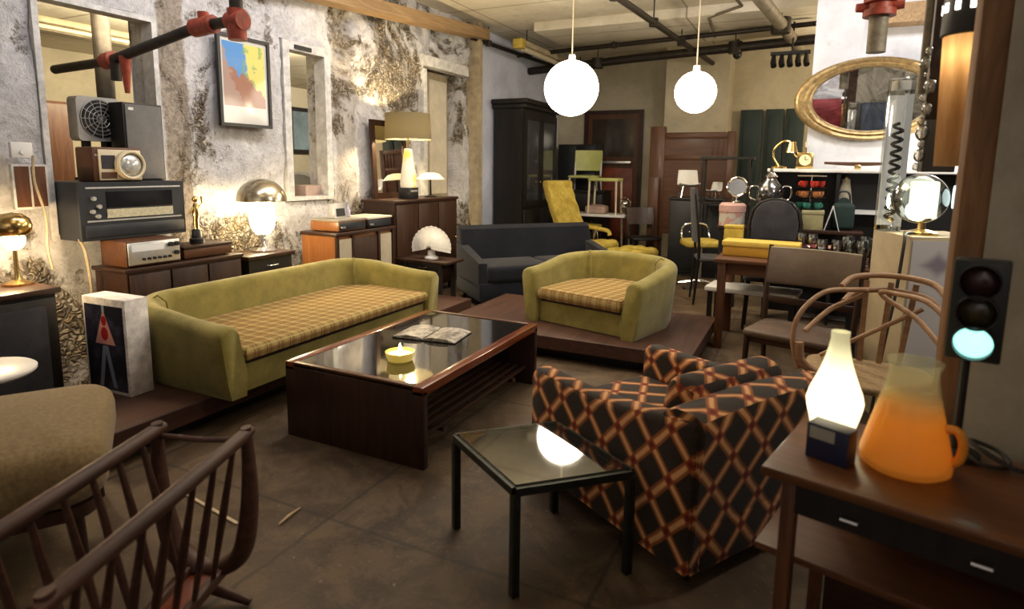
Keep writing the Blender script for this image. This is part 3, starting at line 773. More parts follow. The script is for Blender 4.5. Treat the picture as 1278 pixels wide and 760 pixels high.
t = thing('fan', 'grey box fan with a round wire grille in the wall opening', 'fan', (-4.315, 2.4, 1.296))
b = MB(); b.prism(rrect(0, .28, .26, .55, .03), -.1, 0, 'x'); b.build('housing', plain('grey fan housing', (.33, .32, .3), .5), t, 30)
b = MB(); b.cyl((0, .14, .405), (.004, .14, .405), .125, seg=32); b.build('opening', M['black'], t)
b = MB()
for k in range(5):
    a = 2*PI*k/5; b.hexa([(.006, .14+.03*math.cos(a), .405+.03*math.sin(a)), (.006, .14+.115*math.cos(a), .405+.115*math.sin(a)), (.012, .14+.115*math.cos(a+.6), .405+.115*math.sin(a+.6)), (.012, .14+.03*math.cos(a+.6), .405+.03*math.sin(a+.6))],
        [(.008, .14+.03*math.cos(a), .405+.03*math.sin(a)), (.008, .14+.115*math.cos(a), .405+.115*math.sin(a)), (.014, .14+.115*math.cos(a+.6), .405+.115*math.sin(a+.6)), (.014, .14+.03*math.cos(a+.6), .405+.03*math.sin(a+.6))])
b.cyl((.004, .14, .405), (.02, .14, .405), .035, seg=16); b.build('blades', M['charcoal'], t, 20)
b = MB()
for r_ in (.03, .055, .08, .105, .13): b.tube([(.024, .14+r_*math.cos(2*PI*k/28), .405+r_*math.sin(2*PI*k/28)) for k in range(28)], .0022, 5, closed=True)
for k in range(6): b.tube([(.024, .14+.13*math.cos(PI*k/6), .405+.13*math.sin(PI*k/6)), (.024, .14-.13*math.cos(PI*k/6), .405-.13*math.sin(PI*k/6))], .002, 5)
b.build('wire_grille', M['silver'], t)
b = MB(); b.span(-.07, -.03, .05, .09, .02, .26); b.span(-.07, -.03, .19, .23, .02, .26); b.span(-.12, .02, .02, .26, 0, .02); b.build('stand', M['black_metal'], t, 0)

# things seen through the openings
t = thing('wardrobe', 'tall dark red-brown wardrobe standing in the room behind the stone wall', 'wardrobe', (-5.5, 2.72, 0))
b = MB(); b.span(-.5, -.02, 0, .3, 0, 1.9); b.build('carcass', M['brown_z'], t, 0)
b = MB(); b.span(-.02, 0, .01, .29, .05, 1.88, bev=.004); b.build('door', M['brown_z'], t, 30)
t = thing('ceiling_light_fixture', 'unlit tube light fixture on the side room ceiling', 'light fixture', (-5.6, 3.2, 2.55))
b = MB(); b.span(-.1, .1, -.45, .45, -.05, 0, bev=.01); b.build('housing', M['trim_beige'], t, 30)
b = MB(); b.cyl((.04, -.42, -.07), (.04, .42, -.07), .018); b.build('tube', M['ivory'], t)
b = MB(); b.cyl((-.04, -.42, -.07), (-.04, .42, -.07), .018); b.build('tube', M['ivory'], t)
t = thing('picture_window', 'dark framed blue-grey window on the far wall beyond the stone wall', 'window', (-6.98, 6.8, 1.58)); t.name = 'window_3'; t['kind'] = 'structure'
b = MB(); b.span(-.02, .03, 0, .64, 0, .68); b.build('frame', M['black_wood'], t, 0)
b = MB(); b.span(.03, .034, .06, .58, .06, .62); b.build('pane', plain('blue grey pane', (.17, .23, .27), .25, var=.35, scale=3), t, 0)
t = thing('armchair', 'grey rounded armchair seen through the narrow window opening', 'armchair', (-5.6, 5.45, 0), R(-60))
b = MB(); b.pillow(rrect(-.35, .35, -.35, .35, .12), .2, .5, .08, .02); b.build('seat', M['grey_cloth'], t)
b = MB(); rings = []
for i in range(15):
    a = R(60+240*i/14); c_, s_ = math.cos(a), math.sin(a); hh = 1.0+.3*max(0, -c_)
    rings.append([(.4*c_, .4*s_, .15), (.42*c_, .42*s_, hh), (.38*c_, .38*s_, hh+.03), (.33*c_, .33*s_, hh), (.33*c_, .33*s_, .2)])
b.loft(rings); b.build('backrest', M['grey_cloth'], t)
b = MB(); b.cyl((0, 0, 0), (0, 0, .22), .05); b.build('base', M['chrome'], t)
b = MB(); b.box(0, 0, .07, .17, .26, .14, bev=.003)
tag(b.build('shoebox', plain('dusty pink card', (.4, .29, .24), .8), loc=(-4.34, 4.46, 1.082)), 'dusty pink box lying on the sill of the narrow window', 'box')

# mushroom lamp on its table
t = thing('side_table', 'small dark side table holding the glowing mushroom lamp', 'table', (-3.88, 3.41, 0))
b = MB(); b.span(-.17, .17, -.24, .22, .7, .73, bev=.004); b.build('tabletop', M['walnut_y'], t, 30)
b = MB(); b.span(-.15, .15, -.22, .2, .58, .7); dr = b.build('drawer_case', M['black_wood'], t, 0)
b = MB(); b.tube([(.152, -.05, .64), (.17, -.04, .64), (.17, .04, .64), (.152, .05, .64)], .006, 8); b.build('handle', M['chrome'], dr)
for x in (-.13, .13):
    for y in (-.2, .18):
        b = MB(); b.cyl((x, y, .58), (x, y, 0), .018, .012, 10); b.build('leg', M['walnut_z'], t)
t = thing('mushroom_lamp', 'glowing mushroom lamp with a brass dome shade on a small dark table', 'lamp', (-3.88, 3.47, .731))
b = MB(); b.lathe([(.1, 0), (.1, .012), (.03, .03), (.015, .06), (.012, .2), (0, .2)], seg=28); b.build('base', M['chrome'], t)
b = MB(); b.lathe([(.05, .14), (.085, .19), (.1, .27), (.085, .36), (.05, .41), (0, .42)], seg=28); b.build('glass_body', glow('bright lamp glass', (1, .78, .44), 55), t)
pr = [(.19*math.cos(R(a)), .40+.175*math.sin(R(a))) for a in range(0, 91, 10)]
b = MB(); b.lathe(pr[:-1]+[(0, .575), (0, .568)]+[(x*.97, .398+(z-.4)*.96) for x, z in pr[:-1]][::-1], seg=36); b.build('dome_shade', plain('warm polished dome', (.6, .53, .38), .22, .9, var=.1), t)

# stereo console with cloth panels, and two record players
t = thing('stereo_console', 'orange-sided stereo console with two cream speaker cloth panels', 'stereo', (-3.65, 4.05, 0))
b = MB(); b.span(-.4, -.02, 0, .82, .06, .8); b.build('carcass', M['teak_z'], t, 0)
b = MB(); b.span(-.41, .012, -.012, .832, .8, .83, bev=.004); b.build('top', M['walnut_y'], t, 30)
for y0, y1, mm, nm in ((.02, .2, 'cream_cloth', 'speaker_panel'), (.23, .56, 'walnut_z', 'door'), (.6, .78, 'cream_cloth', 'speaker_panel')):
    b = MB(); b.span(-.02, -.004, y0, y1, .1, .77, bev=.003); b.build(nm, M[mm], t, 30)
b = MB()
for y in (0, .2, .57, .79): b.span(-.02, .004, y, y+.03, .06, .8)
b.build('face_frame', M['walnut_z'], t, 0)
b = MB(); b.span(-.38, -.05, .03, .79, 0, .06); b.build('plinth', M['black'], t, 0)
def deck(loc, label, side, lid, w, d, h):
    t = thing('record_player', label, 'record player', loc)
    b = MB(); b.span(-d, -.006, 0, w, .008, h, bev=.003); b.build('case', M[side], t, 30)
    b = MB(); b.span(-.006, .0, .01, w-.01, .015, h-.01, bev=.002); f_ = b.build('front_panel', M['slate'], t, 30)
    for y in (.03, .06): b = MB(); b.cyl((0, y, h*.45), (.014, y, h*.45), .009, seg=10); b.build('knob', M['silver'], f_)
    b = MB(); b.span(-d-.003, .003, -.003, w+.003, h+.001, h+.02, bev=.003); b.build('lid', M[lid], t, 30)
    for x, y in ((-d+.03, .03), (-.03, .03), (-d+.03, w-.03), (-.03, w-.03)):
        b = MB(); b.cyl((x, y, 0), (x, y, .009), .012, seg=10); b.build('foot', M['black'], t)
deck((-3.67, 4.11, .831), 'orange wooden record player with dark front on the stereo console', 'teak_z', 'grey_wall', .36, .33, .09)
deck((-3.67, 4.5, .831), 'dark record player with a pale lid on the stereo console', 'black_wood', 'cream', .36, .33, .085)
t = thing('clock_radio', 'small silver and black clock radio on the orange record player', 'clock radio', (-3.8, 4.2, .943))
b = MB(); b.prism([(-.09, 0), (0, 0), (-.015, .13), (-.075, .13)], 0, .17, 'y', bev=.006); b.build('case', M['silver'], t, 40)
b = MB(); b.hexa([(-.001, .03, .015), (-.001, .14, .015), (-.011, .14, .085), (-.011, .03, .085)][:4], [(.003, .03, .015), (.003, .14, .015), (-.007, .14, .085), (-.007, .03, .085)]); b.build('display', M['black'], t, 0)
t = thing('bottle', 'small lilac glass bottle beside the silver clock radio', 'bottle', (-3.85, 4.43, .943))
b = MB(); b.lathe([(0, 0), (.026, 0), (.028, .01), (.027, .06), (.012, .09), (.009, .13), (.012, .135), (0, .135)], seg=20); b.build('body', plain('lilac glass', (.5, .46, .58), .1, coat=.5), t)
b = MB(); b.cyl((0, 0, .135), (0, 0, .155), .009, seg=12); b.build('cap', M['silver'], t)

# tall dark credenza with the drum shade lamp
t = thing('sideboard', 'tall dark wooden sideboard under the drum shade lamp', 'sideboard', (-3.7, 4.96, 0))
b = MB(); b.span(-.4, -.01, 0, 1.2, .08, 1.04); b.build('carcass', M['walnut_y'], t, 0)
b = MB(); b.span(-.42, .01, -.01, 1.21, 1.04, 1.07, bev=.004); b.build('top', M['walnut_y'], t, 30)
for i in range(3):
    b = MB(); b.span(-.012, .004, .02+.39*i, .395+.39*i, .1, 1.02, bev=.004); d_ = b.build('door', M['walnut_z'], t, 30)
    b = MB(); b.ball((.012, .36+.39*i, .6), .012, u=12, v=8); b.build('knob', M['brass'], d_)
b = MB()
for y in (.05, 1.1):
    for x in (-.3, -.07): b.span(x, x+.05, y, y+.05, 0, .08)
b.build('plinth', M['walnut_y'], t, 0)
t = thing('table_lamp', 'lit table lamp with an olive drum shade on the dark sideboard', 'lamp', (-3.82, 5.36, 1.071))
b = MB(); b.box(0, 0, .06, .14, .17, .12, bev=.008); ba = b.build('base', M['black'], t, 30)
b = MB(); b.box(.072, 0, .085, .004, .12, .02); b.build('band', M['silver'], ba, 0)
b = MB(); b.lathe([(0, .12), (.085, .12), (.09, .16), (.075, .28), (.052, .45), (.04, .52), (0, .525)], seg=28)
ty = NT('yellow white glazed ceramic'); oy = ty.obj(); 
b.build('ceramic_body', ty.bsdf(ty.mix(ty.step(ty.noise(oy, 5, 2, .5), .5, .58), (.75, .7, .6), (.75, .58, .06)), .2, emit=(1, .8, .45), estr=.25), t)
b = MB(); b.cyl((0, 0, .52), (0, 0, .68), .012); b.build('stem', M['brass'], t)
tsh = NT('olive drum shade cloth')
df = tsh.n('ShaderNodeBsdfDiffuse'); df.inputs[0].default_value = (.1, .09, .062, 1); tl = tsh.n('ShaderNodeBsdfTranslucent'); tl.inputs[0].default_value = (.32, .24, .11, 1)
ms = tsh.n('ShaderNodeMixShader'); ms.inputs[0].default_value = .02; tsh.l(df.outputs[0], ms.inputs[1]); tsh.l(tl.outputs[0], ms.inputs[2]); tsh.l(ms.outputs[0], tsh.out.inputs[0])
b = MB(); n_ = 40
lo = [(.245*math.cos(2*PI*k/n_), .245*math.sin(2*PI*k/n_), .62) for k in range(n_)]; hi = [(.232*math.cos(2*PI*k/n_), .232*math.sin(2*PI*k/n_), .885) for k in range(n_)]
b.loft([lo, hi], cap=False); b.build('lamp_shade', tsh.m, t)
b = MB(); b.ball((0, 0, .73), .045); b.build('bulb', glow('white warm bulb', (1, .78, .44), 900), t)

t = thing('mirror', 'dark framed mirror leaning behind the drum shade lamp', 'mirror', (-4.075, 5.12, 1.071))
b = MB()
b.span(-.03, .0, 0, .06, 0, .82); b.span(-.03, 0, .54, .6, 0, .82); b.span(-.03, 0, .06, .54, 0, .06); b.span(-.03, 0, .06, .54, .76, .82)
b.build('frame', M['walnut_z'], t, 0)
b = MB(); b.span(-.025, -.012, .05, .55, .05, .77); b.build('mirror_glass', M['mirror'], t, 0)
t.rotation_euler = (0, R(-2.5), 0)
t = thing('desk_lamp', 'small desk lamp with a flat cream shade beside the drum shade lamp', 'lamp', (-3.86, 5.84, 1.071))
b = MB(); b.lathe([(0, 0), (.07, 0), (.07, .012), (.012, .025), (.008, .2), (0, .2)], seg=24); b.build('base', M['black_metal'], t)
b = MB(); b.lathe([(.16, .2), (.1, .26), (.04, .275), (0, .275)], seg=28); b.build('lamp_shade', plain('cream shade', (.75, .66, .46), .5, var=.05, emit=(1, .8, .5), estr=.25), t)

# shell lamp on its table
t = thing('side_table', 'dark side table with a pale lower shelf holding the shell lamp', 'table', (-3.36, 5.06, 0))
b = MB(); b.box(0, 0, .49, .6, .32, .028, bev=.004); b.build('tabletop', M['walnut_x'], t, 30)
for x in (-.2, .2):
    for y in (-.12, .12):
        b = MB(); b.box(x, y, .238, .04, .03, .476); b.build('leg', M['black_wood'], t, 0)
b = MB(); b.box(0, 0, .1, .44, .26, .02); b.build('lower_shelf', M['trim_beige'], t, 0)
b = MB(); b.box(0, -.01, .44, .36, .24, .07, bev=.003); dr = b.build('drawer', M['black_wood'], t, 30)
b = MB(); b.tube([(-.05, -.13, .44), (-.04, -.15, .435), (.04, -.15, .435), (.05, -.13, .44)], .006, 8); b.build('handle', M['chrome'], dr)
t = thing('shell_lamp', 'white clam shell shaped lamp on a dark side table', 'lamp', (-3.34, 5.06, .505), R(12))
def shell_half(sg):
    b = MB(); bm = b.bm; G = []
    for i in range(33):
        a = R(-14+208*i/32); row = []
        for j in range(9):
            f = j/8; rr = .025+.195*f*(1-.06*abs(math.cos(a)))*(1+.015*math.cos(i*PI)*f)
            bul = .075*math.sin(PI*min(1, f*.5+.5))*(1-f**3)+.004*math.cos(i*PI)*f
            row.append(bm.verts.new((rr*math.cos(a)*1.0, sg*bul, .09+rr*math.sin(a)*.98+.02)))
        G.append(row)
    for i in range(32):
        for j in range(8): b._face((G[i][j], G[i+1][j], G[i+1][j+1], G[i][j+1]))
    return b
msh = plain('white shell glass', (.72, .68, .58), .35, var=.1, scale=30, emit=(1, .88, .68), estr=.1)  # slight emission brightens the glass, though this lamp is unlit
for sg in (-1, 1): shell_half(sg).build('shell_half', msh, t, 80)
b = MB(); b.lathe([(0, 0), (.07, 0), (.07, .015), (.04, .03), (.035, .08), (0, .08)], seg=24); b.build('base', M['white'], t)

# poster
t = thing('framed_poster', 'black framed colourful poster on the stone wall', 'poster', (-4.12, 3.32, 1.71))
b = MB(); W_, H_ = .5, .7
b.span(-.01, .02, 0, .025, 0, H_); b.span(-.01, .02, W_-.025, W_, 0, H_); b.span(-.01, .02, .025, W_-.025, 0, .025); b.span(-.01, .02, .025, W_-.025, H_-.025, H_); b.build('frame', M['black'], t, 0)
tp = NT('abstract colour field print'); vp = tp.obj(); sp = tp.n('ShaderNodeSeparateXYZ'); tp.l(vp, sp.inputs[0]); Y_, Z_ = sp.outputs[1], sp.outputs[2]
wob = tp.math('MULTIPLY', tp.math('SUBTRACT', tp.noise(vp, 9, 3, .6), .5), .16); y_ = tp.math('ADD', Y_, wob); z_ = tp.math('ADD', Z_, wob)
c = tp.mix(tp.step(y_, .24, .27), (.04, .2, .5), (.6, .52, .12)); c = tp.mix(tp.math('MULTIPLY', tp.step(tp.noise(vp, 14, 3, .6), .55, .62), .7), c, (.12, .28, .1))
dg = tp.math('ADD', z_, tp.math('MULTIPLY', y_, .55)); c = tp.mix(tp.math('SUBTRACT', 1.0, tp.step(dg, .5, .53)), c, (.25, .09, .05))
cl = tp.math('SUBTRACT', 1.0, tp.step(tp.math('ADD', y_, tp.math('MULTIPLY', z_, .4)), .27, .3)); c = tp.mix(tp.math('MULTIPLY', cl, .8), c, (.3, .2, .17))
ins = tp.math('MULTIPLY', tp.math('MULTIPLY', tp.step(Y_, .048, .05), tp.math('SUBTRACT', 1.0, tp.step(Y_, .45, .452))), tp.math('MULTIPLY', tp.step(Z_, .158, .16), tp.math('SUBTRACT', 1.0, tp.step(Z_, .645, .647))))
c = tp.mix(ins, (.5, .49, .46), c)
b = MB(); b.span(-.008, .004, .02, W_-.02, .02, H_-.02); b.build('print', tp.bsdf(c, .4, coat=.35), t, 0)

# sprinkler pipe with red valve
t = thing('sprinkler_pipe', 'dark sprinkler pipe with red fittings crossing the first wall opening', 'pipe', (0, 0, 0))
A = Vector((-3.98, 2.43, 2.04)); B = Vector((-3.12, 2.43, 2.18)); C = Vector((-2.84, 2.43, 2.18)); D = Vector((-2.84, 2.43, 3.3))
b = MB(); b.tube([A, B], .03, 12); b.tube([B, C], .03, 12); b.tube([C, D], .035, 12); b.tube([A, (-4.7, 2.5, 2.04)], .03, 12); b.build('pipe_run', M['iron'], t)
b = MB(); d_ = (C-B).normalized(); b.tube([B-(B-A).normalized()*.06, B+d_*.1], .05, 14); b.tube([B+d_*.02+Vector((0, 0, -.0)), B+d_*.02+Vector((0, 0, .07))], .03, 12); b.build('red_valve', M['red_paint'], t)
b = MB(); b.tube([C-d_*.05, C+d_*.05], .052, 14); b.tube([C+Vector((0, 0, -.1)), C+Vector((0, 0, .06))], .048, 14); b.build('red_elbow', M['red_paint'], t)
b = MB(); b.tube([A+Vector((-.04, 0, 0)), A+Vector((.05, 0, .01))], .05, 14); b.tube([A+Vector((.16, 0, .02)), A+Vector((.16, 0, -.2))], [.035, .014], 12); b.build('red_coupling', M['red_paint'], t)
b = MB(); b.tube([A+Vector((.06, 0, 0)), A+Vector((.06, 0, -.12))], .03, 12); b.build('drop_pipe', M['iron'], t)
b = MB(); b.cyl((-4.75, 2.86, 0), (-4.75, 2.86, 2.55), .06); tag(b.build('riser_pipe', M['iron']), 'upright dark pipe just inside the first wall opening behind the loudspeaker', 'pipe')

# boxed toy by the sofa
t = thing('toy_box', 'tall white edged box with a red and blue picture beside the sofa', 'box', (-3.33, 1.96, .181), R(3))
b = MB(); b.box(0, 0, .262, .34, .13, .524, bev=.003); b.build('carton', plain('scuffed white carton', (.75, .71, .68), .6, var=.3, scale=22), t, 30)
tb = NT('box picture'); vb = tb.obj(); sp = tb.n('ShaderNodeSeparateXYZ'); tb.l(vb, sp.inputs[0]); X_, Z_ = sp.outputs[0], sp.outputs[2]
ax = tb.math('ABSOLUTE', X_)
c = tb.mix(tb.step(tb.noise(vb, 9, 3, .6), .45, .65), (.012, .012, .02), (.05, .05, .09))
tri = tb.math('SUBTRACT', tb.math('MULTIPLY', tb.math('SUBTRACT', .47, Z_), .42), ax)
mid = tb.math('MULTIPLY', tb.step(Z_, .27, .275), tb.math('SUBTRACT', 1.0, tb.step(Z_, .44, .46)))
c = tb.mix(tb.math('MULTIPLY', tb.step(tri, .0, .008), mid), c, (.62, .3, .27))
for zc, rr in ((.33, .03), (.4, .022)):
    dd = tb.math('ADD', tb.math('POWER', tb.math('ABSOLUTE', X_), 2.0), tb.math('MULTIPLY', tb.math('POWER', tb.math('ABSOLUTE', tb.math('SUBTRACT', Z_, zc)), 2.0), .6))
    c = tb.mix(tb.math('SUBTRACT', 1.0, tb.step(dd, rr*rr*.8, rr*rr)), c, (.35, .012, .012))
str_ = tb.math('ABSOLUTE', tb.math('SUBTRACT', ax, tb.math('MULTIPLY', tb.math('SUBTRACT', .29, Z_), .22)))
lowm = tb.math('MULTIPLY', tb.step(Z_, .03, .04), tb.math('SUBTRACT', 1.0, tb.step(Z_, .26, .27)))
c = tb.mix(tb.math('MULTIPLY', tb.math('SUBTRACT', 1.0, tb.step(str_, .012, .018)), lowm), c, (.22, .27, .36))
upm = tb.math('MULTIPLY', tb.step(Z_, .44, .45), tb.math('SUBTRACT', 1.0, tb.step(ax, .008, .012)))
c = tb.mix(upm, c, (.3, .34, .45))
b = MB(); b.span(-.15, .15, -.0685, -.0645, .02, .485); b.build('front_picture', tb.bsdf(c, .3, coat=.4), t, 0)

# ------------------------------------------------------------------ navy sofa, yellow lounger, armoire
t = thing('loveseat', 'dark navy blue two-seat sofa behind the green armchair', 'sofa', (-2.86, 5.2, 0), math.atan2(.75, .66))
# local +x along the front, +y toward the back
b = MB(); b.span(0, 1.65, .02, .78, .07, .26, bev=.02); b.build('base', M['navy'], t, 40)
for i in range(2):
    b = MB(); b.pillow(rrect(.1+.73*i, .82+.73*i, .0, .6, .05), .26, .43, .045, .02); b.build('seat_cushion', M['navy'], t, 50)
b = MB(); b.prism([(.58, .2), (.8, .2), (.86, .7), (.83, .76), (.76, .78), (.7, .74)], .02, 1.63, 'x', bev=.02); b.build('backrest', M['navy'], t, 40)
for x in (0, 1.55):
    b = MB(); b.prism([(.03, .2), (.78, .2), (.8, .6), (.6, .56), (.05, .46)], x, x+.1, 'x', bev=.02); b.build('arm', M['navy'], t, 40)
for x, y in ((.08, .08), (1.57, .08), (.08, .72), (1.57, .72)):
    b = MB(); b.cyl((x, y, 0), (x, y, .08), .02, .025, 10); b.build('leg', M['black_wood'], t)

t = thing('recliner', 'yellow tufted high-back lounge chair behind the navy sofa', 'lounge chair', (-2.78, 7.75, 0), R(-18))
# faces local +x
def tuft(parent, name, pts, w, th, rows):
    """cushion slab following a side profile, pinched between rows"""
    b = MB(); P = smooth_path(pts, 6); rings = []; n = len(P)
    for i, p in enumerate(P):
        d = (P[min(i+1, n-1)]-P[max(i-1, 0)]).normalized(); nn_ = Vector((-d.z, 0, d.x))
        k = th*(.72+.28*abs(math.sin(PI*rows*i/(n-1)))); e = .6 if i in (0, n-1) else 1
        ring = []
        for (yy, oo) in ((-w/2, -.5), (-w/2, .3), (-w/2+.03, .5), (-w/6, .5), (-w/6+.01, .4), (w/6-.01, .4), (w/6, .5), (w/2-.03, .5), (w/2, .3), (w/2, -.5)):
            q = p+nn_*(oo*k*e); ring.append((q.x, yy, q.z))
        rings.append(ring)
    b.loft(rings); return b.build(name, M['gold'], parent, 60)
tuft(t, 'backrest', [(-.02, 0, .38), (-.12, 0, .6), (-.23, 0, .85), (-.33, 0, 1.08), (-.37, 0, 1.24)], .52, .12, 5)
tuft(t, 'seat_cushion', [(-.06, 0, .38), (.15, 0, .39), (.35, 0, .42), (.5, 0, .41)], .54, .13, 3)
for y in (-.29, .29):
    b = MB(); b.tube(smooth_path([(-.1, y, .62), (.1, y, .6), (.3, y, .58), (.34, y, .52)], 5), .028, 8); b.build('armrest', M['gold'], t)
    b = MB(); b.tube([(.12, y*.95, .59), (.1, y*.8, .34)], .012, 8); b.build('arm_post', M['chrome'], t)
b = MB(); b.cyl((.1, 0, .06), (.1, 0, .34), .025); b.build('column', M['chrome'], t)
for k in range(4):
    a = PI/4+k*PI/2; b = MB(); b.tube([(.1, 0, .08), (.1+.3*math.cos(a), .3*math.sin(a), .015)], [.02, .012], 8); b.build('leg', M['chrome'], t)
t = thing('footstool', 'yellow tufted footstool in front of the yellow lounge chair', 'footstool', (-1.96, 7.52, 0), R(-18))
tuft(t, 'cushion', [(-.22, 0, .36), (-.08, 0, .38), (.08, 0, .38), (.24, 0, .37)], .5, .12, 3)
b = MB(); b.cyl((0, 0, .05), (0, 0, .33), .022); b.build('column', M['chrome'], t)
for k in range(4):
    a = PI/4+k*PI/2; b = MB(); b.tube([(0, 0, .07), (.22*math.cos(a), .22*math.sin(a), .013)], [.016, .011], 8); b.build('leg', M['chrome'], t)

t = thing('armoire', 'tall black armoire with glazed doors against the pale blue wall', 'armoire', (-3.7, 8.0, 0))
b = MB(); b.span(-.48, -.02, .0, 1.25, .1, 2.25); b.build('carcass', M['black_wood'], t, 0)
b = MB(); b.span(-.5, .04, -.04, 1.29, 2.25, 2.31, bev=.01); b.span(-.5, .07, -.07, 1.32, 2.31, 2.38, bev=.015); b.build('cornice', M['black_wood'], t, 30)
b = MB(); b.span(-.49, .02, -.02, 1.27, 0, .12, bev=.006); b.build('plinth', M['black_wood'], t, 30)
for i in range(2):
    y0 = .03+.6*i; b = MB()
    b.span(-.02, .01, y0, y0+.07, .85, 2.2); b.span(-.02, .01, y0+.52, y0+.59, .85, 2.2); b.span(-.02, .01, y0+.07, y0+.52, .85, .93); b.span(-.02, .01, y0+.07, y0+.52, 2.1, 2.2)
    d_ = b.build('glazed_door', M['black_wood'], t, 0)
    b = MB(); b.span(-.012, -.006, y0+.07, y0+.52, .93, 2.1); b.build('pane', plain('dark cabinet glass', (.05, .052, .055), .06, var=.5, scale=2, coat=.6), d_, 0)
    b = MB(); b.span(-.02, .01, y0, y0+.59, .16, .8, bev=.004); d2 = b.build('lower_door', M['black_wood'], t, 30)
    b = MB(); b.span(.01, .02, y0+.08, y0+.51, .24, .72, bev=.006); b.build('raised_panel', M['black_wood'], d2, 30)
    b = MB(); b.ball((.022, y0+(.53 if i == 0 else .06), 1.2), .014, u=10, v=8); b.build('knob', M['brass'], d_)

# ------------------------------------------------------------------ far end of the shop
dr = bpy.data.objects.new('door_2', None); COL.objects.link(dr); dr.location = (-3.16, 10.58, 0); struct(dr)
b = MB(); b.span(-.53, -.46, -.05, .0, 0, 2.42); b.span(.46, .53, -.05, 0, 0, 2.42); b.span(-.46, .46, -.05, 0, 2.35, 2.42); b.build('door_frame', M['walnut_z'], dr, 0)
b = MB(); b.span(-.46, .46, -.03, .0, .01, 2.35); b.build('door_leaf', M['brown_z'], dr, 0)
b = MB(); b.span(-.38, .38, -.04, -.03, 1.62, 2.27); b.build('pane', plain('dark door glass', (.05, .04, .03), .08, var=.4, scale=3), dr, 0)
b = MB(); b.span(-.38, .38, -.045, -.03, .2, 1.42, bev=.004); b.build('door_panel', plain('dull red door panel', (.2, .04, .015), .5, var=.4), dr, 30)
b = MB(); b.bar((-.2, -.1, 1.52), (.36, -.1, 1.52), .05, .05, bev=.01); b.span(-.18, -.14, -.1, -.03, 1.5, 1.54); b.span(.3, .34, -.1, -.03, 1.5, 1.54); b.build('push_bar', M['silver'], dr, 30)

t = thing('cabinet', 'plain black cabinet standing behind the lime chair', 'cabinet', (-3.66, 10.3, 0))
b = MB(); b.span(-.34, .34, -.2, .2, .05, 1.82); b.build('carcass', M['black'], t, 0)
for s in (-1, 1):
    b = MB(); b.span(min(.01*s, .33*s), max(.01*s, .33*s), -.215, -.2, .08, 1.79, bev=.003); b.build('door', M['black'], t, 30)
b = MB(); b.span(-.3, .3, -.17, .17, 0, .05); b.build('plinth', M['black'], t, 0)
t = thing('chest', 'dark wooden chest with the lime chair standing on it', 'chest', (-3.35, 9.78, 0))
b = MB(); b.span(-.36, .36, -.22, .22, .06, 1.02); b.build('carcass', M['black_wood'], t, 0)
b = MB(); b.span(-.38, .38, -.24, .24, 1.02, 1.05, bev=.004); b.build('top', M['black_wood'], t, 30)
for i in range(3):
    b = MB(); b.span(-.34, .34, -.232, -.22, .08+.31*i, .37+.31*i, bev=.004); d_ = b.build('drawer', M['black_wood'], t, 30)
    for x in (-.18, .18): b = MB(); b.ball((x, -.24, .23+.31*i), .014, u=10, v=8); b.build('knob', M['brass'], d_)
b = MB(); b.span(-.34, .34, -.2, .2, 0, .06); b.build('plinth', M['black'], t, 0)

def side_chair(name, label, loc, rz, seat_z, back_z, w, seat_m, back_m, leg_m, group=None, back_bottom=None, cat='chair'):
    """simple chair; faces local -y"""
    t = thing(name, label, cat, loc, rz, group); bb = back_bottom or seat_z+.16; d = w*.5
    b = MB(); b.pillow(rrect(-w/2, w/2, -d, d*.85, .05), seat_z-.04, seat_z, .018, .01); b.build('seat', M[seat_m], t, 50)
    b = MB(); rings = []
    for i in range(9):
        x = -w/2+.02+(w-.04)*i/8; bow = .035*(1-(2*i/8-1)**2)
        rings.append([(x, d*.85+bow-.015, bb), (x, d*.85+bow+.04, back_z), (x, d*.85+bow+.062, back_z), (x, d*.85+bow+.012, bb)])
    b.loft(rings); b.build('backrest', M[back_m], t, 50)
    for s in (-1, 1):
        b = MB(); b.tube([(s*(w/2-.03), -d+.05, seat_z-.03), (s*(w/2-.015), -d+.03, 0)], [.016, .012], 8); b.build('leg', M[leg_m], t)
        b = MB(); b.tube([(s*(w/2-.03), d*.85+.055, back_z-.05), (s*(w/2-.03), d*.85-.005, bb), (s*(w/2-.03), d*.8, seat_z-.03), (s*(w/2-.02), d*.95, 0)], [.012, .016, .017, .012], 8); b.build('leg', M[leg_m], t)
    return t
t = side_chair('side_chair', 'pale lime green chair with white legs standing on the dark chest', (-3.36, 9.72, 1.053), R(8), .24, .66, .5, 'lime', 'lime', 'white', back_bottom=.32)
t = thing('display_table', 'white topped table with a cream stool standing on it', 'table', (-2.92, 9.15, 0))
b = MB(); b.box(0, 0, .7, .96, .5, .035, bev=.006); b.build('tabletop', M['white'], t, 30)
for x in (-.42, .42):
    for y in (-.2, .2): b = MB(); b.cyl((x, y, .69), (x*1.05, y*1.05, 0), .018, .014, 10); b.build('leg', M['pipe_pale'], t)
t = thing('stool', 'cream open framed stool standing on the white topped table', 'stool', (-2.84, 9.17, .718))
b = MB(); b.pillow(rrect(-.24, .24, -.17, .17, .04), .5, .55, .02); b.build('seat', M['lime'], t, 50)
for x in (-.21, .21):
    for y in (-.14, .14): b = MB(); b.cyl((x, y, .51), (x*1.06, y*1.06, 0), .018, .014, 10); b.build('leg', M['ivory'], t)
b = MB(); b.pillow(rrect(-.2, .12, -.13, .13, .04), 0, .12, .03, .02)
tag(b.build('folded_blanket', plain('dusty pink blanket', (.36, .25, .2), .9), loc=(-2.92, 9.15, .718)), 'folded dusty pink blanket under the cream stool', 'blanket')
t = thing('stool', 'low stool with a yellow seat under the white topped table', 'stool', (-3.02, 9.02, 0))
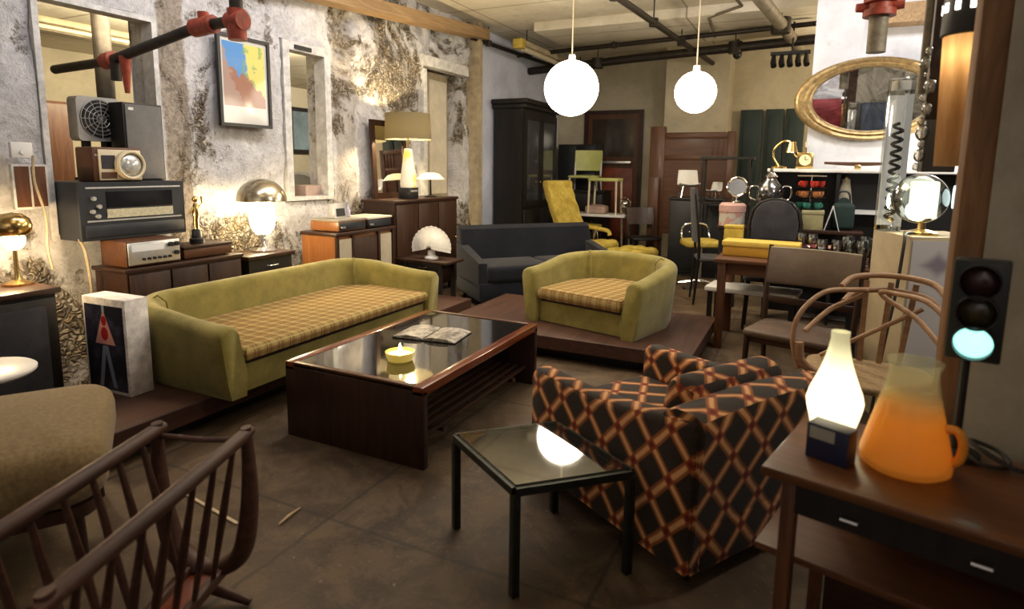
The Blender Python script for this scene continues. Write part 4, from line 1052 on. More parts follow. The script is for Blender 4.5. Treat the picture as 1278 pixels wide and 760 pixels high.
b = MB(); b.lathe([(0, .5), (.17, .5), (.19, .52), (.18, .55), (0, .56)], seg=28); b.build('seat', M['gold'], t)
for k in range(4):
    a = PI/4+k*PI/2; b = MB(); b.cyl((.12*math.cos(a), .12*math.sin(a), .5), (.17*math.cos(a), .17*math.sin(a), 0), .014, .011, 8); b.build('leg', M['chrome'], t)
t = thing('chrome_lamp', 'small chrome ball lamp at the end of the white topped table', 'lamp', (-2.52, 9.15, .718))
b = MB(); b.lathe([(0, 0), (.07, 0), (.07, .012), (.01, .03), (.008, .12), (0, .12)], seg=20); b.build('base', M['chrome'], t)
b = MB(); b.ball((0, 0, .16), .06, u=18, v=10); b.build('ball', M['chrome'], t)
b = MB(); b.tube([(.095*math.cos(2*PI*k/24), .0, .16+.095*math.sin(2*PI*k/24)) for k in range(24)], .008, 6, closed=True); b.build('ring', M['chrome'], t)
t = side_chair('side_chair', 'dark brown chair standing between the white topped table and the bed headboard', (-2.1, 8.7, 0), R(30), .45, .85, .44, 'black_wood', 'walnut_z', 'black_wood')

t = thing('headboard', 'tall brown panelled wooden bed headboard leaning near the beige column', 'headboard', (-1.5, 9.3, 0))
for x, z, w_ in ((-.58, 2.04, .22), (.46, 1.96, .1)):
    b = MB(); b.span(x-w_/2, x+w_/2, -.06, .06, 0, z, bev=.008); b.build('post', M['brown_z'], t, 30)
b = MB(); b.span(-.47, .41, -.04, .04, .45, 1.9); b.build('panel', M['brown_x'], t, 0)
b = MB(); b.span(-.47, .41, -.06, .05, 1.86, 1.95, bev=.01); b.span(-.47, .41, -.055, -.04, 1.55, 1.62, bev=.006); b.build('moulding', M['brown_x'], t, 30)
for i in range(3):
    b = MB(); b.span(.2+.07*i, .225+.07*i, -.055, -.04, 1.62, 1.86, bev=.004); b.build('slat', M['brown_z'], t, 30)
t = thing('side_rail', 'short dark brown bed rail board standing beside the tall headboard', 'bed rail', (-2.05, 9.1, 0))
t.name = 'bed_board'
b = MB(); b.span(-.1, .05, -.03, .03, 0, 1.3, bev=.01); b.build('board', M['brown_z'], t, 30)

t = thing('cupboard', 'low black cupboard with white moulded chairs on top', 'cupboard', (-1.32, 8.45, 0))
b = MB(); b.span(-.33, .33, -.22, .22, .06, 1.02); b.build('carcass', M['black'], t, 0)
b = MB(); b.span(-.35, .35, -.25, .25, 1.02, 1.045, bev=.004); b.build('top', M['black'], t, 30)
for s in (-1, 1):
    b = MB(); b.span(min(.01*s, .32*s), max(.01*s, .32*s), -.235, -.22, .09, 1.0, bev=.004); d_ = b.build('door', M['black'], t, 30)
    b = MB(); b.ball((.05*s, -.245, .6), .014, u=10, v=8); b.build('knob', M['chrome'], d_)
b = MB(); b.span(-.3, .3, -.19, .19, 0, .06); b.build('plinth', M['black'], t, 0)
def shell_chair(label, loc, rz, sc=1.0, group='white moulded chairs'):
    t = thing('shell_chair', label, 'chair', loc, rz, group)
    b = MB(); bm = b.bm; G = []
    prof = smooth_path([(0, -.2, .235), (0, -.1, .2), (0, .08, .2), (0, .16, .26), (0, .2, .38), (0, .235, .5)], 4)
    for i, p in enumerate(prof):
        f = i/(len(prof)-1); w = .2*(1-.15*f**3)
        G.append([bm.verts.new((w*u_, p.y-.03*abs(u_)**2*f*2, p.z+.035*u_*u_*(1-f))) for u_ in [-1+2*k/8 for k in range(9)]])
    for A_, B_ in zip(G, G[1:]):
        for k in range(8): b._face((A_[k], A_[k+1], B_[k+1], B_[k]))
    o = b.build('shell', M['white'], t, 80); md = o.modifiers.new('thickness', 'SOLIDIFY'); md.thickness = .012
    for x in (-.12, .12):
        for y in (-.12, .1): b = MB(); b.cyl((x, y, .2), (x*1.3, y*1.3, 0), .01, .008, 8); b.build('leg', M['chrome'], t)
    t.scale = (sc, sc, sc)
    return t
shell_chair('small white moulded shell chair on the low black cupboard, nearer the headboard post', (-1.45, 8.42, 1.046), R(20), .72)
shell_chair('smaller white moulded chair on the low black cupboard, nearer the tall black stand', (-1.12, 8.42, 1.046), R(-25), .42)
t = thing('display_stand', 'tall thin legged black stand in front of the teal panels', 'stand', (-.92, 8.0, 0))
b = MB(); b.box(0, 0, 1.56, .62, .3, .03); b.build('top', M['black_metal'], t, 0)
for x in (-.28, .26):
    for y in (-.13, .13): b = MB(); b.box(x, y, .775, .025, .025, 1.55); b.build('leg', M['black_metal'], t, 0)
b = MB(); b.box(0, 0, 1.0, .56, .26, .02); b.build('shelf', M['black_metal'], t, 0)

t = thing('swivel_chair', 'swivel chair with a yellow seat on a chrome base', 'chair', (-1.12, 7.55, 0), R(25))
b = MB(); b.pillow(rrect(-.22, .22, -.2, .2, .08), .5, .58, .03, .02); b.build('seat', M['gold'], t, 50)
b = MB(); b.cyl((0, 0, .06), (0, 0, .5), .022); b.build('column', M['chrome'], t)
for k in range(5):
    a = 2*PI*k/5; b = MB(); b.tube([(0, 0, .09), (.27*math.cos(a), .27*math.sin(a), .02)], [.018, .012], 8); l_ = b.build('leg', M['chrome'], t)
    b = MB(); b.ball((.27*math.cos(a), .27*math.sin(a), .02), .02, u=10, v=8); b.build('caster', M['black'], l_)
b = MB(); b.tube(smooth_path([(-.16, .18, .52), (-.17, .26, .62), (-.12, .28, .74), (.12, .28, .74), (.17, .26, .62), (.16, .18, .52)], 5), .012, 8); b.build('back_frame', M['chrome'], t)
t = side_chair('tall_chair', 'dark grey high-back chair seen edge on beside the yellow boxes', (-.86, 6.75, 0), R(105), .5, 1.22, .44, 'charcoal', 'charcoal', 'black_metal')

for i, (x0, x1) in enumerate(((-1.06, -.73), (-.69, -.43), (-.4, -.13))):
    t = thing('folding_screen_panel', ('widest', 'middle', 'narrow')[i]+' dark teal panel leaning on the back wall, '+('nearest the beige column', 'between the two others', 'nearest the white chimney wall')[i], 'panel', ((x0+x1)/2, 10.5, 0), 0, 'teal panels on the back wall')
    w_ = (x1-x0)/2; b = MB(); b.span(-w_, w_, -.02, .02, 0, 2.36, bev=.005); b.build('board', M['teal'], t, 30)
    b = MB(); b.span(-w_+.05, w_-.05, -.03, -.02, .12, 1.1, bev=.005); b.span(-w_+.05, w_-.05, -.03, -.02, 1.25, 2.25, bev=.005); b.build('raised_panel', M['teal'], t, 30)

# ------------------------------------------------------------------ chimney wall, mirror and black sideboard
t = thing('oval_mirror', 'large oval mirror in a gilt frame on the white chimney wall', 'mirror', (.44, 6.44, 2.06)); t.rotation_euler = (R(4), 0, 0)
mr = Matrix.Rotation(R(90), 4, 'X') @ Matrix.Diagonal((1.36, .8, 1, 1))
b = MB(); b.lathe([(.345, -.01), (.345, .02), (.362, .05), (.385, .055), (.4, .035), (.43, .045), (.45, .03), (.46, -.01)], seg=64, m=mr); b.build('frame', M['antique_gold'], t, 60)
b = MB(); b.lathe([(0, .012), (.352, .012)], seg=64, m=mr); b.build('mirror_glass', M['mirror'], t)
t = thing('sideboard', 'tall black sideboard with a white top under the oval mirror', 'sideboard', (.2, 6.35, 0))
b = MB(); b.span(-.56, 1.1, -.14, .13, 1.405, 1.435, bev=.004); b.build('top', M['white'], t, 30)
b = MB(); b.span(-.52, 1.06, .1, .12, .05, 1.4); b.build('back_panel', M['black'], t, 0)
for x in (-.53, .02, .5, 1.03):
    b = MB(); b.span(x, x+.03, -.12, .1, 0, 1.405); b.build('upright', M['black_wood'], t, 0)
b = MB(); b.span(.05, .5, -.12, .1, 1.04, 1.07); b.build('shelf', M['white'], t, 0)
b = MB(); b.span(-.5, 1.03, -.12, .1, .42, .45); b.build('shelf', M['black_wood'], t, 0)
b = MB(); b.span(-.5, .02, -.12, .1, .9, .93); b.build('shelf', M['black_wood'], t, 0)

t = thing('desk_lamp', 'brass desk lamp with curved arm on the black sideboard', 'lamp', (-.27, 6.33, 1.436))
b = MB(); b.lathe([(0, 0), (.07, 0), (.07, .015), (.012, .03), (0, .03)], seg=20); b.build('base', M['brass'], t)
b = MB(); b.tube(smooth_path([(0, 0, .02), (-.05, 0, .1), (-.05, 0, .18), (.02, 0, .25), (.08, 0, .25)], 5), .01, 8); b.build('arm', M['brass'], t)
b = MB(); b.lathe([(.02, .05), (.03, .045), (.055, -.05), (.05, -.05), (.025, .03)], c=(.1, 0, .2), seg=20); b.build('lamp_shade', M['brass'], t)
b = MB(); b.ball((.105, 0, .17), .022, u=14, v=8); b.build('bulb', glow('small lit bulb', (1, .86, .6), 60), t)
t = thing('candlestick', 'small two-armed brass candlestick beside the gold clock', 'candlestick', (-.1, 6.43, 1.436))
b = MB(); b.lathe([(0, 0), (.04, 0), (.035, .015), (.008, .03), (.008, .12), (0, .12)], seg=16); b.tube(smooth_path([(-.05, 0, .2), (-.05, 0, .14), (0, 0, .1), (.05, 0, .14), (.05, 0, .2)], 5), .007, 8); b.build('stem', M['brass'], t)
for x in (-.05, .05): b = MB(); b.cyl((x, 0, .2), (x, 0, .25), .012, seg=10); b.build('candle', M['ivory'], t)
t = thing('mantel_clock', 'small square gold clock on the black sideboard', 'clock', (-.05, 6.3, 1.436))
b = MB(); b.box(0, 0, .075, .14, .06, .15, bev=.008); b.build('case', M['brass'], t, 30)
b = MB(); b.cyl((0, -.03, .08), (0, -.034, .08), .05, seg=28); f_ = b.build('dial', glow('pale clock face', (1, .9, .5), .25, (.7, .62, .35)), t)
b = MB(); b.bar((0, -.036, .08), (0, -.036, .115), .005, .003); b.build('hour_hand', M['black'], f_, 0)
b = MB(); b.bar((0, -.036, .08), (.027, -.036, .085), .005, .003); b.build('minute_hand', M['black'], f_, 0)
t = thing('model_boat', 'long narrow carved wooden piece on a small stand under the oval mirror', 'ornament', (.38, 6.32, 1.436))
b = MB(); rings = []
for i in range(13):
    f = i/12; x = -.27+.54*f; w_ = .004+.026*math.sin(PI*f)**.7; rings.append([(x, -w_, .06), (x, -w_*.5, .045-.015*math.sin(PI*f)), (x, w_*.5, .045-.015*math.sin(PI*f)), (x, w_, .06), (x, 0, .066)])
b.loft(rings); b.build('hull', M['brown_x'], t)
b = MB(); b.box(0, 0, .02, .05, .06, .04, bev=.004); b.build('stand', M['brass'], t, 30)
t = thing('pleated_lampshade', 'pale pleated cone lampshade standing on the white shelf of the black sideboard', 'lampshade', (.3, 6.32, 1.071))
b = MB(); n_ = 40
b.loft([[(r_*(1+.06*(k % 2))*math.cos(2*PI*k/n_), r_*(1+.06*(k % 2))*math.sin(2*PI*k/n_), z_) for k in range(n_)] for r_, z_ in ((.07, 0), (.052, .12), (.03, .28))]); b.build('shade', M['cream_cloth'], t, 20)
b = MB(); b.lathe([(0, .28), (.03, .28), (.03, .29), (0, .3)], seg=16); b.build('cap', M['brass'], t)

t = thing('console_table', 'narrow dark console table behind the dining table', 'table', (-.15, 6.08, 0))
b = MB(); b.box(0, 0, .885, 1.2, .22, .03, bev=.003); b.build('tabletop', M['walnut_x'], t, 30)
for x in (-.56, .56):
    for y in (-.08, .08): b = MB(); b.box(x, y, .435, .04, .03, .87); b.build('leg', M['black_wood'], t, 0)
t = thing('urn', 'bulbous black and chrome urn on the narrow console table', 'urn', (-.315, 6.08, .901))
b = MB(); b.lathe([(0, 0), (.07, 0), (.075, .02), (.03, .06), (.05, .12), (.11, .22), (.125, .3), (.11, .37), (.06, .42), (.05, .44), (0, .44)], seg=28); b.build('body', plain('polished black and chrome', (.16, .16, .16), .12, .9, var=.8, scale=14), t)
b = MB(); b.lathe([(0, .44), (.05, .44), (.06, .46), (.03, .49), (.012, .5), (.016, .53), (0, .54)], seg=24); b.build('lid', M['chrome'], t)
for s in (-1, 1):
    b = MB(); b.tube(smooth_path([(s*.11, 0, .37), (s*.17, 0, .36), (s*.17, 0, .27), (s*.12, 0, .24)], 5), .01, 8); b.build('handle', M['chrome'], t)
t = thing('hat_box', 'round pink and cream hat box on the narrow console table', 'box', (-.63, 6.05, .901))
hb = NT('pink striped card'); ho = hb.obj((1, 1, 1)); 
b = MB(); b.lathe([(0, 0), (.115, 0), (.115, .15), (0, .15)], seg=32); b.build('drum', hb.bsdf(hb.mix(hb.step(hb.noise(ho, 16, 2, .5), .45, .55), (.45, .24, .2), (.45, .42, .34)), .6), t)
b = MB(); b.lathe([(.12, .13), (.12, .19), (.1, .21), (0, .215)], seg=32); b.build('lid', plain('dusty pink lid', (.5, .3, .25), .6), t)
t = thing('vanity_mirror', 'small round chrome vanity mirror on the pink hat box', 'mirror', (-.6, 6.06, 1.117))
b = MB(); b.lathe([(0, 0), (.05, 0), (.05, .01), (.01, .02), (.008, .06), (0, .06)], seg=20); b.build('base', M['chrome'], t)
b = MB(); b.tube([(.085*math.cos(2*PI*k/28), 0, .145+.085*math.sin(2*PI*k/28)) for k in range(28)], .012, 8, closed=True); b.build('ring', M['chrome'], t)
b = MB(); b.cyl((0, -.003, .145), (0, .003, .145), .08, seg=28); b.build('mirror_glass', M['mirror'], t)
t = thing('storage_box', 'square olive green box on the narrow console table', 'box', (.05, 6.05, .901))
b = MB(); b.box(0, 0, .07, .17, .15, .14, bev=.004); b.build('body', plain('olive card', (.3, .27, .13), .7), t, 30)
b = MB(); b.box(0, 0, .155, .18, .16, .035, bev=.004); b.build('lid', plain('pale olive card', (.36, .33, .18), .7), t, 30)
t = thing('mug_stand', 'three tier stand of coloured cups on the olive green box', 'stand', (.02, 6.1, 1.074))
b = MB(); b.cyl((0, 0, 0), (0, 0, .31), .007, seg=10); b.build('pole', M['chrome'], t)
for z in (0, .1, .19, .295):
    b = MB(); b.lathe([(0, z), (.115, z), (.12, z+.008), (0, z+.008)], seg=32); b.build('tray', M['ivory'] if z > .2 else M['black_metal'], t)
def mug(mat, label, grp, loc):
    o = thing('cup', label, 'cup', loc, random.uniform(0, 6), grp)
    b = MB(); b.lathe([(0, 0), (.018, 0), (.032, .02), (.036, .055), (.033, .055), (.028, .02), (0, .006)], seg=20); b.build('bowl', mat, o)
    b = MB(); b.tube([(.033, 0, .045), (.052, 0, .04), (.05, 0, .022), (.03, 0, .015)], .005, 6); b.build('handle', mat, o)
    return o
for lvl, (z, col, nm) in enumerate(((.198, (.5, .05, .035), 'red'), (.108, (.48, .2, .08), 'orange'), (.008, (.05, .22, .17), 'teal green'))):
    mt_ = plain(nm+' enamel', col, .25, var=.1)
    first = None
    for k in range(5):
        a = 2*PI*k/5+lvl*.3; lc = (.02+.075*math.cos(a), 6.1+.075*math.sin(a), 1.075+z)
        lab = f'small {nm} cup on the '+('top', 'middle', 'lowest')[lvl]+' ring of the cup stand'
        if first is None: first = mug(mt_, lab, nm+' cups on the tiered stand', lc)
        else: dup(first, lc, a)
t = thing('folded_card', 'white folded card standing beside the olive green box', 'card', (.205, 6.02, .901))
b = MB(); b.prism([(-.06, 0), (-.055, 0), (.0, .2), (.055, 0), (.06, 0), (.004, .215), (-.004, .215)], -.05, .05, 'y'); b.build('card', M['white'], t, 0)
t = thing('tote_bag', 'dark green bag slumped beside the cup stand', 'bag', (.29, 6.14, .901))
b = MB(); b.pillow(rrect(-.09, .09, -.05, .05, .03), 0, .24, .04, .05); b.build('body', plain('dark green cloth', (.012, .03, .025), .8), t)
b = MB(); b.tube(smooth_path([(-.06, 0, .24), (-.04, 0, .33), (.03, 0, .33), (.05, 0, .24)], 5), .008, 8); b.build('handle', M['black'], t)

# ------------------------------------------------------------------ dining table group
t = thing('dining_table', 'dark brown wooden dining table crowded with glassware and a yellow box', 'table', (.2, 5.3, 0))
b = MB(); b.box(0, 0, .71, 1.66, .68, .03, bev=.005); b.build('tabletop', M['brown_x'], t, 30)
b = MB(); b.span(-.77, .77, -.29, -.27, .6, .695); b.span(-.77, .77, .27, .29, .6, .695); b.span(-.77, -.75, -.27, .27, .6, .695); b.span(.75, .77, -.27, .27, .6, .695); b.build('apron', M['brown_x'], t, 0)
for x in (-.77, .77):
    for y in (-.29, .29): b = MB(); b.box(x, y, .347, .06, .06, .695, bev=.004); b.build('leg', M['brown_z'], t, 30)
t = thing('bench', 'low bench with a white top and black legs under the dining table', 'bench', (-.36, 5.42, 0), R(-6))
b = MB(); b.box(0, 0, .42, .72, .34, .04, bev=.008); b.build('seat', M['white'], t, 30)
for x in (-.32, .32):
    for y in (-.13, .13): b = MB(); b.box(x, y, .2, .035, .035, .4); b.build('leg', M['black_wood'], t, 0)
t = thing('storage_box', 'long yellow lidded box lying on the dining table', 'box', (-.31, 5.3, .726), R(-3))
b = MB(); b.box(0, 0, .04, .56, .22, .08, bev=.006); b.build('body', plain('mustard box', (.5, .27, .03), .5, var=.15), t, 30)
b = MB(); b.box(0, 0, .1, .58, .24, .045, bev=.008); b.build('lid', plain('yellow box lid', (.7, .48, .09), .45, var=.15), t, 30)
t = thing('storage_box', 'upright yellow tin standing at the corner of the dining table', 'box', (-.55, 5.52, .726))
b = MB(); b.box(0, 0, .1, .15, .12, .2, bev=.01); b.build('body', M['gold'], t, 30)
b = MB(); b.box(0, 0, .212, .155, .125, .025, bev=.006); b.build('lid', M['gold'], t, 30)
t = thing('punch_bowl', 'dark red glass bowl among the clear glassware', 'bowl', (.13, 5.28, .726))
b = MB(); b.lathe([(0, 0), (.06, 0), (.05, .015), (.1, .05), (.135, .11), (.128, .11), (.092, .055), (0, .025)], seg=32); b.build('bowl', plain('dark red glass', (.16, .025, .025), .06, var=.2, coat=.6), t)
gl2 = glassy('drinking glass', (.86, .88, .88), .18)
def tumbler(loc, label):
    o = thing('tumbler', label, 'glass', loc, 0, 'clear tumblers on the dining table')
    b = MB(); b.lathe([(0, 0), (.028, 0), (.034, .1), (.036, .125), (.033, .125), (.03, .1), (.025, .012), (0, .012)], seg=20); b.build('cup', gl2, o); return o
def goblet(loc, label):
    o = thing('wine_glass', label, 'glass', loc, 0, 'stemmed glasses on the dining table')
    b = MB(); b.lathe([(0, 0), (.034, 0), (.03, .006), (.006, .012), (.006, .07), (0, .07)], seg=20); b.build('stem', gl2, o)
    b = MB(); b.lathe([(.004, .07), (.03, .085), (.042, .12), (.04, .165), (.034, .19), (.031, .19), (.037, .165), (.039, .122), (.027, .09), (0, .076)], seg=20); b.build('bowl', gl2, o); return o
tl = 'clear glass tumbler standing among the glassware on the dining table'; wl = 'clear stemmed wine glass standing among the glassware on the dining table'
tu = wg = None
spots = [(.02, 5.06, 't'), (.12, 5.05, 'w'), (.22, 5.07, 'w'), (.3, 5.05, 't'), (.38, 5.08, 'w'), (.46, 5.05, 't'), (.3, 5.13, 'w'), (.34, 5.23, 't'), (.42, 5.2, 'w'), (.5, 5.2, 'w'), (.3, 5.37, 'w'), (.4, 5.36, 't'), (.48, 5.36, 'w'), (.22, 5.46, 't'), (.33, 5.5, 'w'), (.43, 5.5, 'w'), (.06, 5.45, 'w'), (.13, 5.52, 't'), (.54, 5.45, 't'), (-.02, 5.5, 'w')]
for x, y, k in spots:
    if k == 't':
        if tu is None: tu = tumbler((x, y, .726), tl)
        else: dup(tu, (x, y, .726), 0)
    else:
        if wg is None: wg = goblet((x, y, .726), wl)
        else: dup(wg, (x, y, .726), 0)

t = thing('dining_chair', 'round-backed dark grey chair behind the dining table', 'chair', (-.25, 5.78, 0))
b = MB(); b.pillow(rrect(-.22, .22, -.1, .14, .06), .44, .5, .025, .01); b.build('seat', M['charcoal'], t, 50)
op = [(.21, .78), (.215, .95), (.19, 1.06), (.13, 1.13), (.05, 1.16), (-.05, 1.16), (-.13, 1.13), (-.19, 1.06), (-.215, .95), (-.21, .78)]
b = MB(); b.prism([(x*.9, .8+(z-.78)*.93) for x, z in op], .12, .16, 'y', bev=.01); b.build('backrest', M['charcoal'], t, 40)
b = MB(); b.tube([(.2, .13, .46)]+[(x, .14, z) for x, z in op]+[(-.2, .13, .46)], .015, 8); b.build('back_frame', M['black_wood'], t)
for x in (-.18, .18):
    for y in (-.07, .11): b = MB(); b.cyl((x, y, .45), (x*1.1, y*1.1, 0), .016, .012, 8); b.build('leg', M['black_wood'], t)

t = thing('dining_chair', 'dining chair with a wide mauve beige back panel before the dining table', 'chair', (.0, 4.05, 0), R(-16))
b = MB(); b.pillow(rrect(-.27, .27, -.2, .22, .05), .4, .445, .02, .012); b.build('seat', plain('worn brown leather seat', (.09, .055, .035), .5, var=.3), t, 50)
b = MB(); rings = []
for i in range(13):
    x = -.27+.54*i/12; bow = .05*(1-(2*i/12-1)**2); y = .2+bow
    rings.append([(x, y, .68), (x, y-.012, .7), (x, y+.02, .9), (x, y+.035, .915), (x, y+.055, .9), (x, y+.03, .7), (x, y+.025, .68)])
b.loft(rings); bp = b.build('backrest', M['mauve'], t, 50)
b = MB(); b.tube([(-.27+.54*i/12, .235+.05*(1-(2*i/12-1)**2), .913) for i in range(13)], .008, 6); b.build('piping', M['cream_cloth'], bp)
for s in (-1, 1):
    b = MB(); b.tube([(s*.275, .255, .93), (s*.272, .21, .66), (s*.265, .19, .4), (s*.26, .23, 0)], [.014, .018, .02, .013], 10); b.build('leg', M['walnut_z'], t)
    b = MB(); b.tube([(s*.24, -.17, .41), (s*.245, -.19, 0)], [.02, .013], 10); b.build('leg', M['walnut_z'], t)
b = MB(); b.bar((-.26, .2, .58), (.26, .2, .58), .015, .045, bev=.004); b.build('back_rail', M['walnut_x'], t, 30)
b = MB(); b.bar((-.24, -.16, .385), (.24, -.16, .385), .02, .04); b.build('front_rail', M['walnut_x'], t, 0)

# bentwood armchair
t = thing('bentwood_armchair', 'bent ash wood armchair with looping arms near the lit vase lamp', 'chair', (.3, 3.12, 0), R(-4))
b = MB(); b.pillow(rrect(-.26, .26, -.22, .24, .09, 6), .47, .505, .016, .008); b.build('seat', plain('woven cord seat', (.3, .2, .1), .8, var=.3, scale=60, bump=.4), t, 50)
def loop_arm(s):
    pts = smooth_path([(s*.27, -.2, .54), (s*.3, -.2, .66), (s*.285, -.17, .78), (s*.2, -.06, .87), (s*.09, .06, .875), (s*.03, .16, .86), (s*.06, .14, .83), (s*.17, .02, .78), (s*.26, -.1, .69)], 6)
    b = MB(); b.tube(pts, .0115, 10); b.build('arm_loop', M['rattan'], t)
    b = MB(); b.tube(smooth_path([(s*.275, -.2, .66), (s*.262, -.2, .58), (s*.2, -.19, .53), (s*.12, -.17, .51)], 5), .02, 10); b.build('arm_post', M['rattan'], t)
loop_arm(-1); loop_arm(1)
for z, sp_ in ((.93, .27), (.86, .25)):
    b = MB(); b.tube(smooth_path([(.07-sp_*.75, .1, z-.05), (.07-sp_*.55, .18, z-.01), (.07, .235, z), (.07+sp_*.55, .18, z-.01), (.07+sp_*.75, .1, z-.05)], 6), .014, 10); b.build('back_rail', M['rattan'], t)
for x in (-.1, 0, .1):
    b = MB(); b.bar((.05+x*.8, .2, .5), (.07+x, .225, .9), .024, .012); b.build('back_splat', M['rattan'], t, 0)
b = MB(); b.tube([(-.2, .14, .52), (.2, .16, .8)], .011, 8); b.build('back_brace', M['rattan'], t)
for x, y, tx, ty_ in ((-.22, -.17, -.25, -.21), (.22, -.17, .25, -.21), (-.2, .19, -.22, .25), (.2, .19, .22, .25)):
    b = MB(); b.tube([(x, y, .48), (tx, ty_, 0)], [.018, .014], 10); b.build('leg', M['rattan'], t)
b = MB(); b.tube([(-.23, -.185, .3), (.23, -.185, .3)], .011, 8); b.build('stretcher', M['rattan'], t)

# plinth with the glass globe lamp and the acrylic column
t = thing('display_plinth', 'tall cream carton plinth beside the bentwood armchair', 'plinth', (.505, 3.8, 0), R(22))
b = MB(); b.span(0, .4, 0, .38, 0, 1.08, bev=.004); b.build('carton', plain('tan carton', (.46, .38, .25), .75, var=.12), t, 30)
pb = NT('white carton side with faded print'); po = pb.obj(); fz = pb.noise(po, 4, 3, .6)
spx = pb.n('ShaderNodeSeparateXYZ'); pb.l(po, spx.inputs[0])
dx_ = pb.math('ABSOLUTE', pb.math('SUBTRACT', spx.outputs[0], .15)); dz_ = pb.math('ABSOLUTE', pb.math('SUBTRACT', spx.outputs[2], .93))
blot = pb.math('SUBTRACT', 1.0, pb.step(pb.math('ADD', pb.math('MULTIPLY', dx_, .7), pb.math('ADD', dz_, pb.math('MULTIPLY', fz, .06))), .05, .12))
b = MB(); b.span(.012, .39, -.004, -.001, .02, 1.06); b.build('printed_side', pb.bsdf(pb.mix(pb.math('MULTIPLY', blot, .75), (.6, .58, .6), (.16, .12, .2)), .6), t, 0)
t = thing('globe_lamp', 'lit lamp with a clear glass globe on the cream carton plinth', 'lamp', (.57, 3.965, 1.081))
b = MB(); b.lathe([(0, 0), (.08, 0), (.08, .015), (.02, .03), (.018, .07), (0, .07)], seg=24); b.build('base', M['brass'], t)
b = MB(); b.ball((-.02, 0, .195), .135, u=32, v=18); b.build('globe_shade', glassy('pale glass globe', (.75, .85, .82), .2, .08), t)
b = MB(); b.ball((-.03, -.02, .13), .055); b.build('bulb', glow('white bulb', (1, .92, .74), 40), t)
b = MB(); b.box(.0, .02, .19, .13, .06, .2, bev=.01); b.build('frosted_panel', glow('frosted inner glass', (1, .93, .75), 1.6, (.7, .68, .6)), t, 30)
b = MB(); b.tube([(.12, -.04, .21), (.16, -.05, .21), (.215, -.06, .215), (.225, -.062, .215)], [.06, .065, .058, .03], 20); b.build('side_spot', glow('frosted blue glass', (.75, .95, 1), 1.8, (.6, .7, .7)), t)
b = MB(); b.tube(smooth_path([(-.05, -.07, .012), (-.09, -.16, .01), (-.1, -.23, -.04), (-.12, -.27, -.3), (-.16, -.34, -.6), (-.18, -.34, -.9), (-.2, -.36, -1.06)], 6), .009, 6); b.build('power_cord', M['cord'], t)
t = thing('acrylic_lamp', 'tall clear acrylic column with a dark twisted coil inside on the plinth', 'lamp', (.428, 4.135, 1.081), R(22))
b = MB(); b.span(-.05, .05, -.05, .05, 0, .86, bev=.003); b.build('acrylic_column', glassy('clear acrylic', (.93, .93, .9), .16), t, 30)
b = MB(); b.tube([(.026*math.cos(k*.75), -.012+.014*math.sin(k*.75), .06+.55*k/90) for k in range(91)], .0095, 6); b.build('twisted_coil', M['black'], t)
b = MB(); b.box(.0, .036, .4, .085, .008, .74); b.build('white_backing', glow('white backing strip', (1, .95, .85), .35, (.75, .72, .66)), t, 0)
b = MB(); b.box(0, 0, .82, .07, .07, .05); b.build('cap', M['white'], t, 0)

# ------------------------------------------------------------------ post, hanging pieces by the post
b = MB(); b.box(.412, 2.09, H_CEIL/2, .07, .08, H_CEIL, bev=.004); tag(b.build('timber_post', M['post_wood'], smooth=30), 'rough brown timber post at the end of the grey partition wall', 'post')
t = thing('drop_panel', 'dark boxed-in timber duct hanging from the ceiling by the crystal strand', 'duct', (.44, 2.92, 0))
b = MB(); b.span(-.055, .055, -.05, .05, 1.62, H_CEIL); b.build('boxing', M['walnut_z'], t, 0)
b = MB(); b.span(-.05, .06, -.056, .056, 1.42, 1.62, bev=.004); b.build('grey_box', plain('dull grey metal box', (.1, .1, .095), .5), t, 30)
b = MB(); b.tube([(-.075, -.04, 1.72), (-.075, -.04, H_CEIL)], .014, 10); b.build('conduit', M['pipe_pale'], t)
t = thing('pendant_lamp', 'lit pendant lamp with a tapered amber wood veneer shade', 'lamp', (.418, 2.42, 0), R(-8))
tv = NT('amber wood veneer'); vo_ = tv.obj((6, 6, 1)); fn = tv.noise(vo_, 3, 5, .6, .5)
cv = tv.mix(tv.step(fn, .3, .7), (.38, .22, .1), (.6, .4, .22))
d1 = tv.n('ShaderNodeBsdfDiffuse'); tv.l(cv, d1.inputs[0]); d2 = tv.n('ShaderNodeBsdfTranslucent'); tv.l(cv, d2.inputs[0])
mv = tv.n('ShaderNodeMixShader'); mv.inputs[0].default_value = .55; tv.l(d1.outputs[0], mv.inputs[1]); tv.l(d2.outputs[0], mv.inputs[2]); tv.l(mv.outputs[0], tv.out.inputs[0])
b = MB(); n_ = 28
b.loft([[(r_*math.cos(2*PI*k/n_), r_*math.sin(2*PI*k/n_), z_) for k in range(n_)] for r_, z_ in ((.056, 1.44), (.06, 1.6), (.068, 1.845))], cap=False); b.build('lamp_shade', tv.m, t)
b = MB(); b.lathe([(0, 2.02), (.06, 2.02), (.074, 2.0), (.076, 1.85), (.07, 1.845), (.0, 1.845)], seg=28); cp = b.build('metal_cap', M['black'], t)
for k in range(12):
    a = 2*PI*k/12; b = MB(); b.box(.0755*math.cos(a), .0755*math.sin(a), 1.93, .004, .014, .028, rz=a); b.build('light_slot', glow('lit slot', (1, .95, .85), 5), cp, 0)
b = MB(); b.cyl((0, 0, 2.02), (0, 0, H_CEIL), .006, seg=8); b.build('hanging_cord', M['cord'], t)
b = MB(); b.ball((0, 0, 1.79), .028, u=16, v=10); b.build('bulb', glow('pendant bulb', (1, .82, .5), 30), t)
t = thing('crystal_strand', 'hanging strand of clear glass drops beside the timber duct', 'ornament', (.375, 2.82, 0))
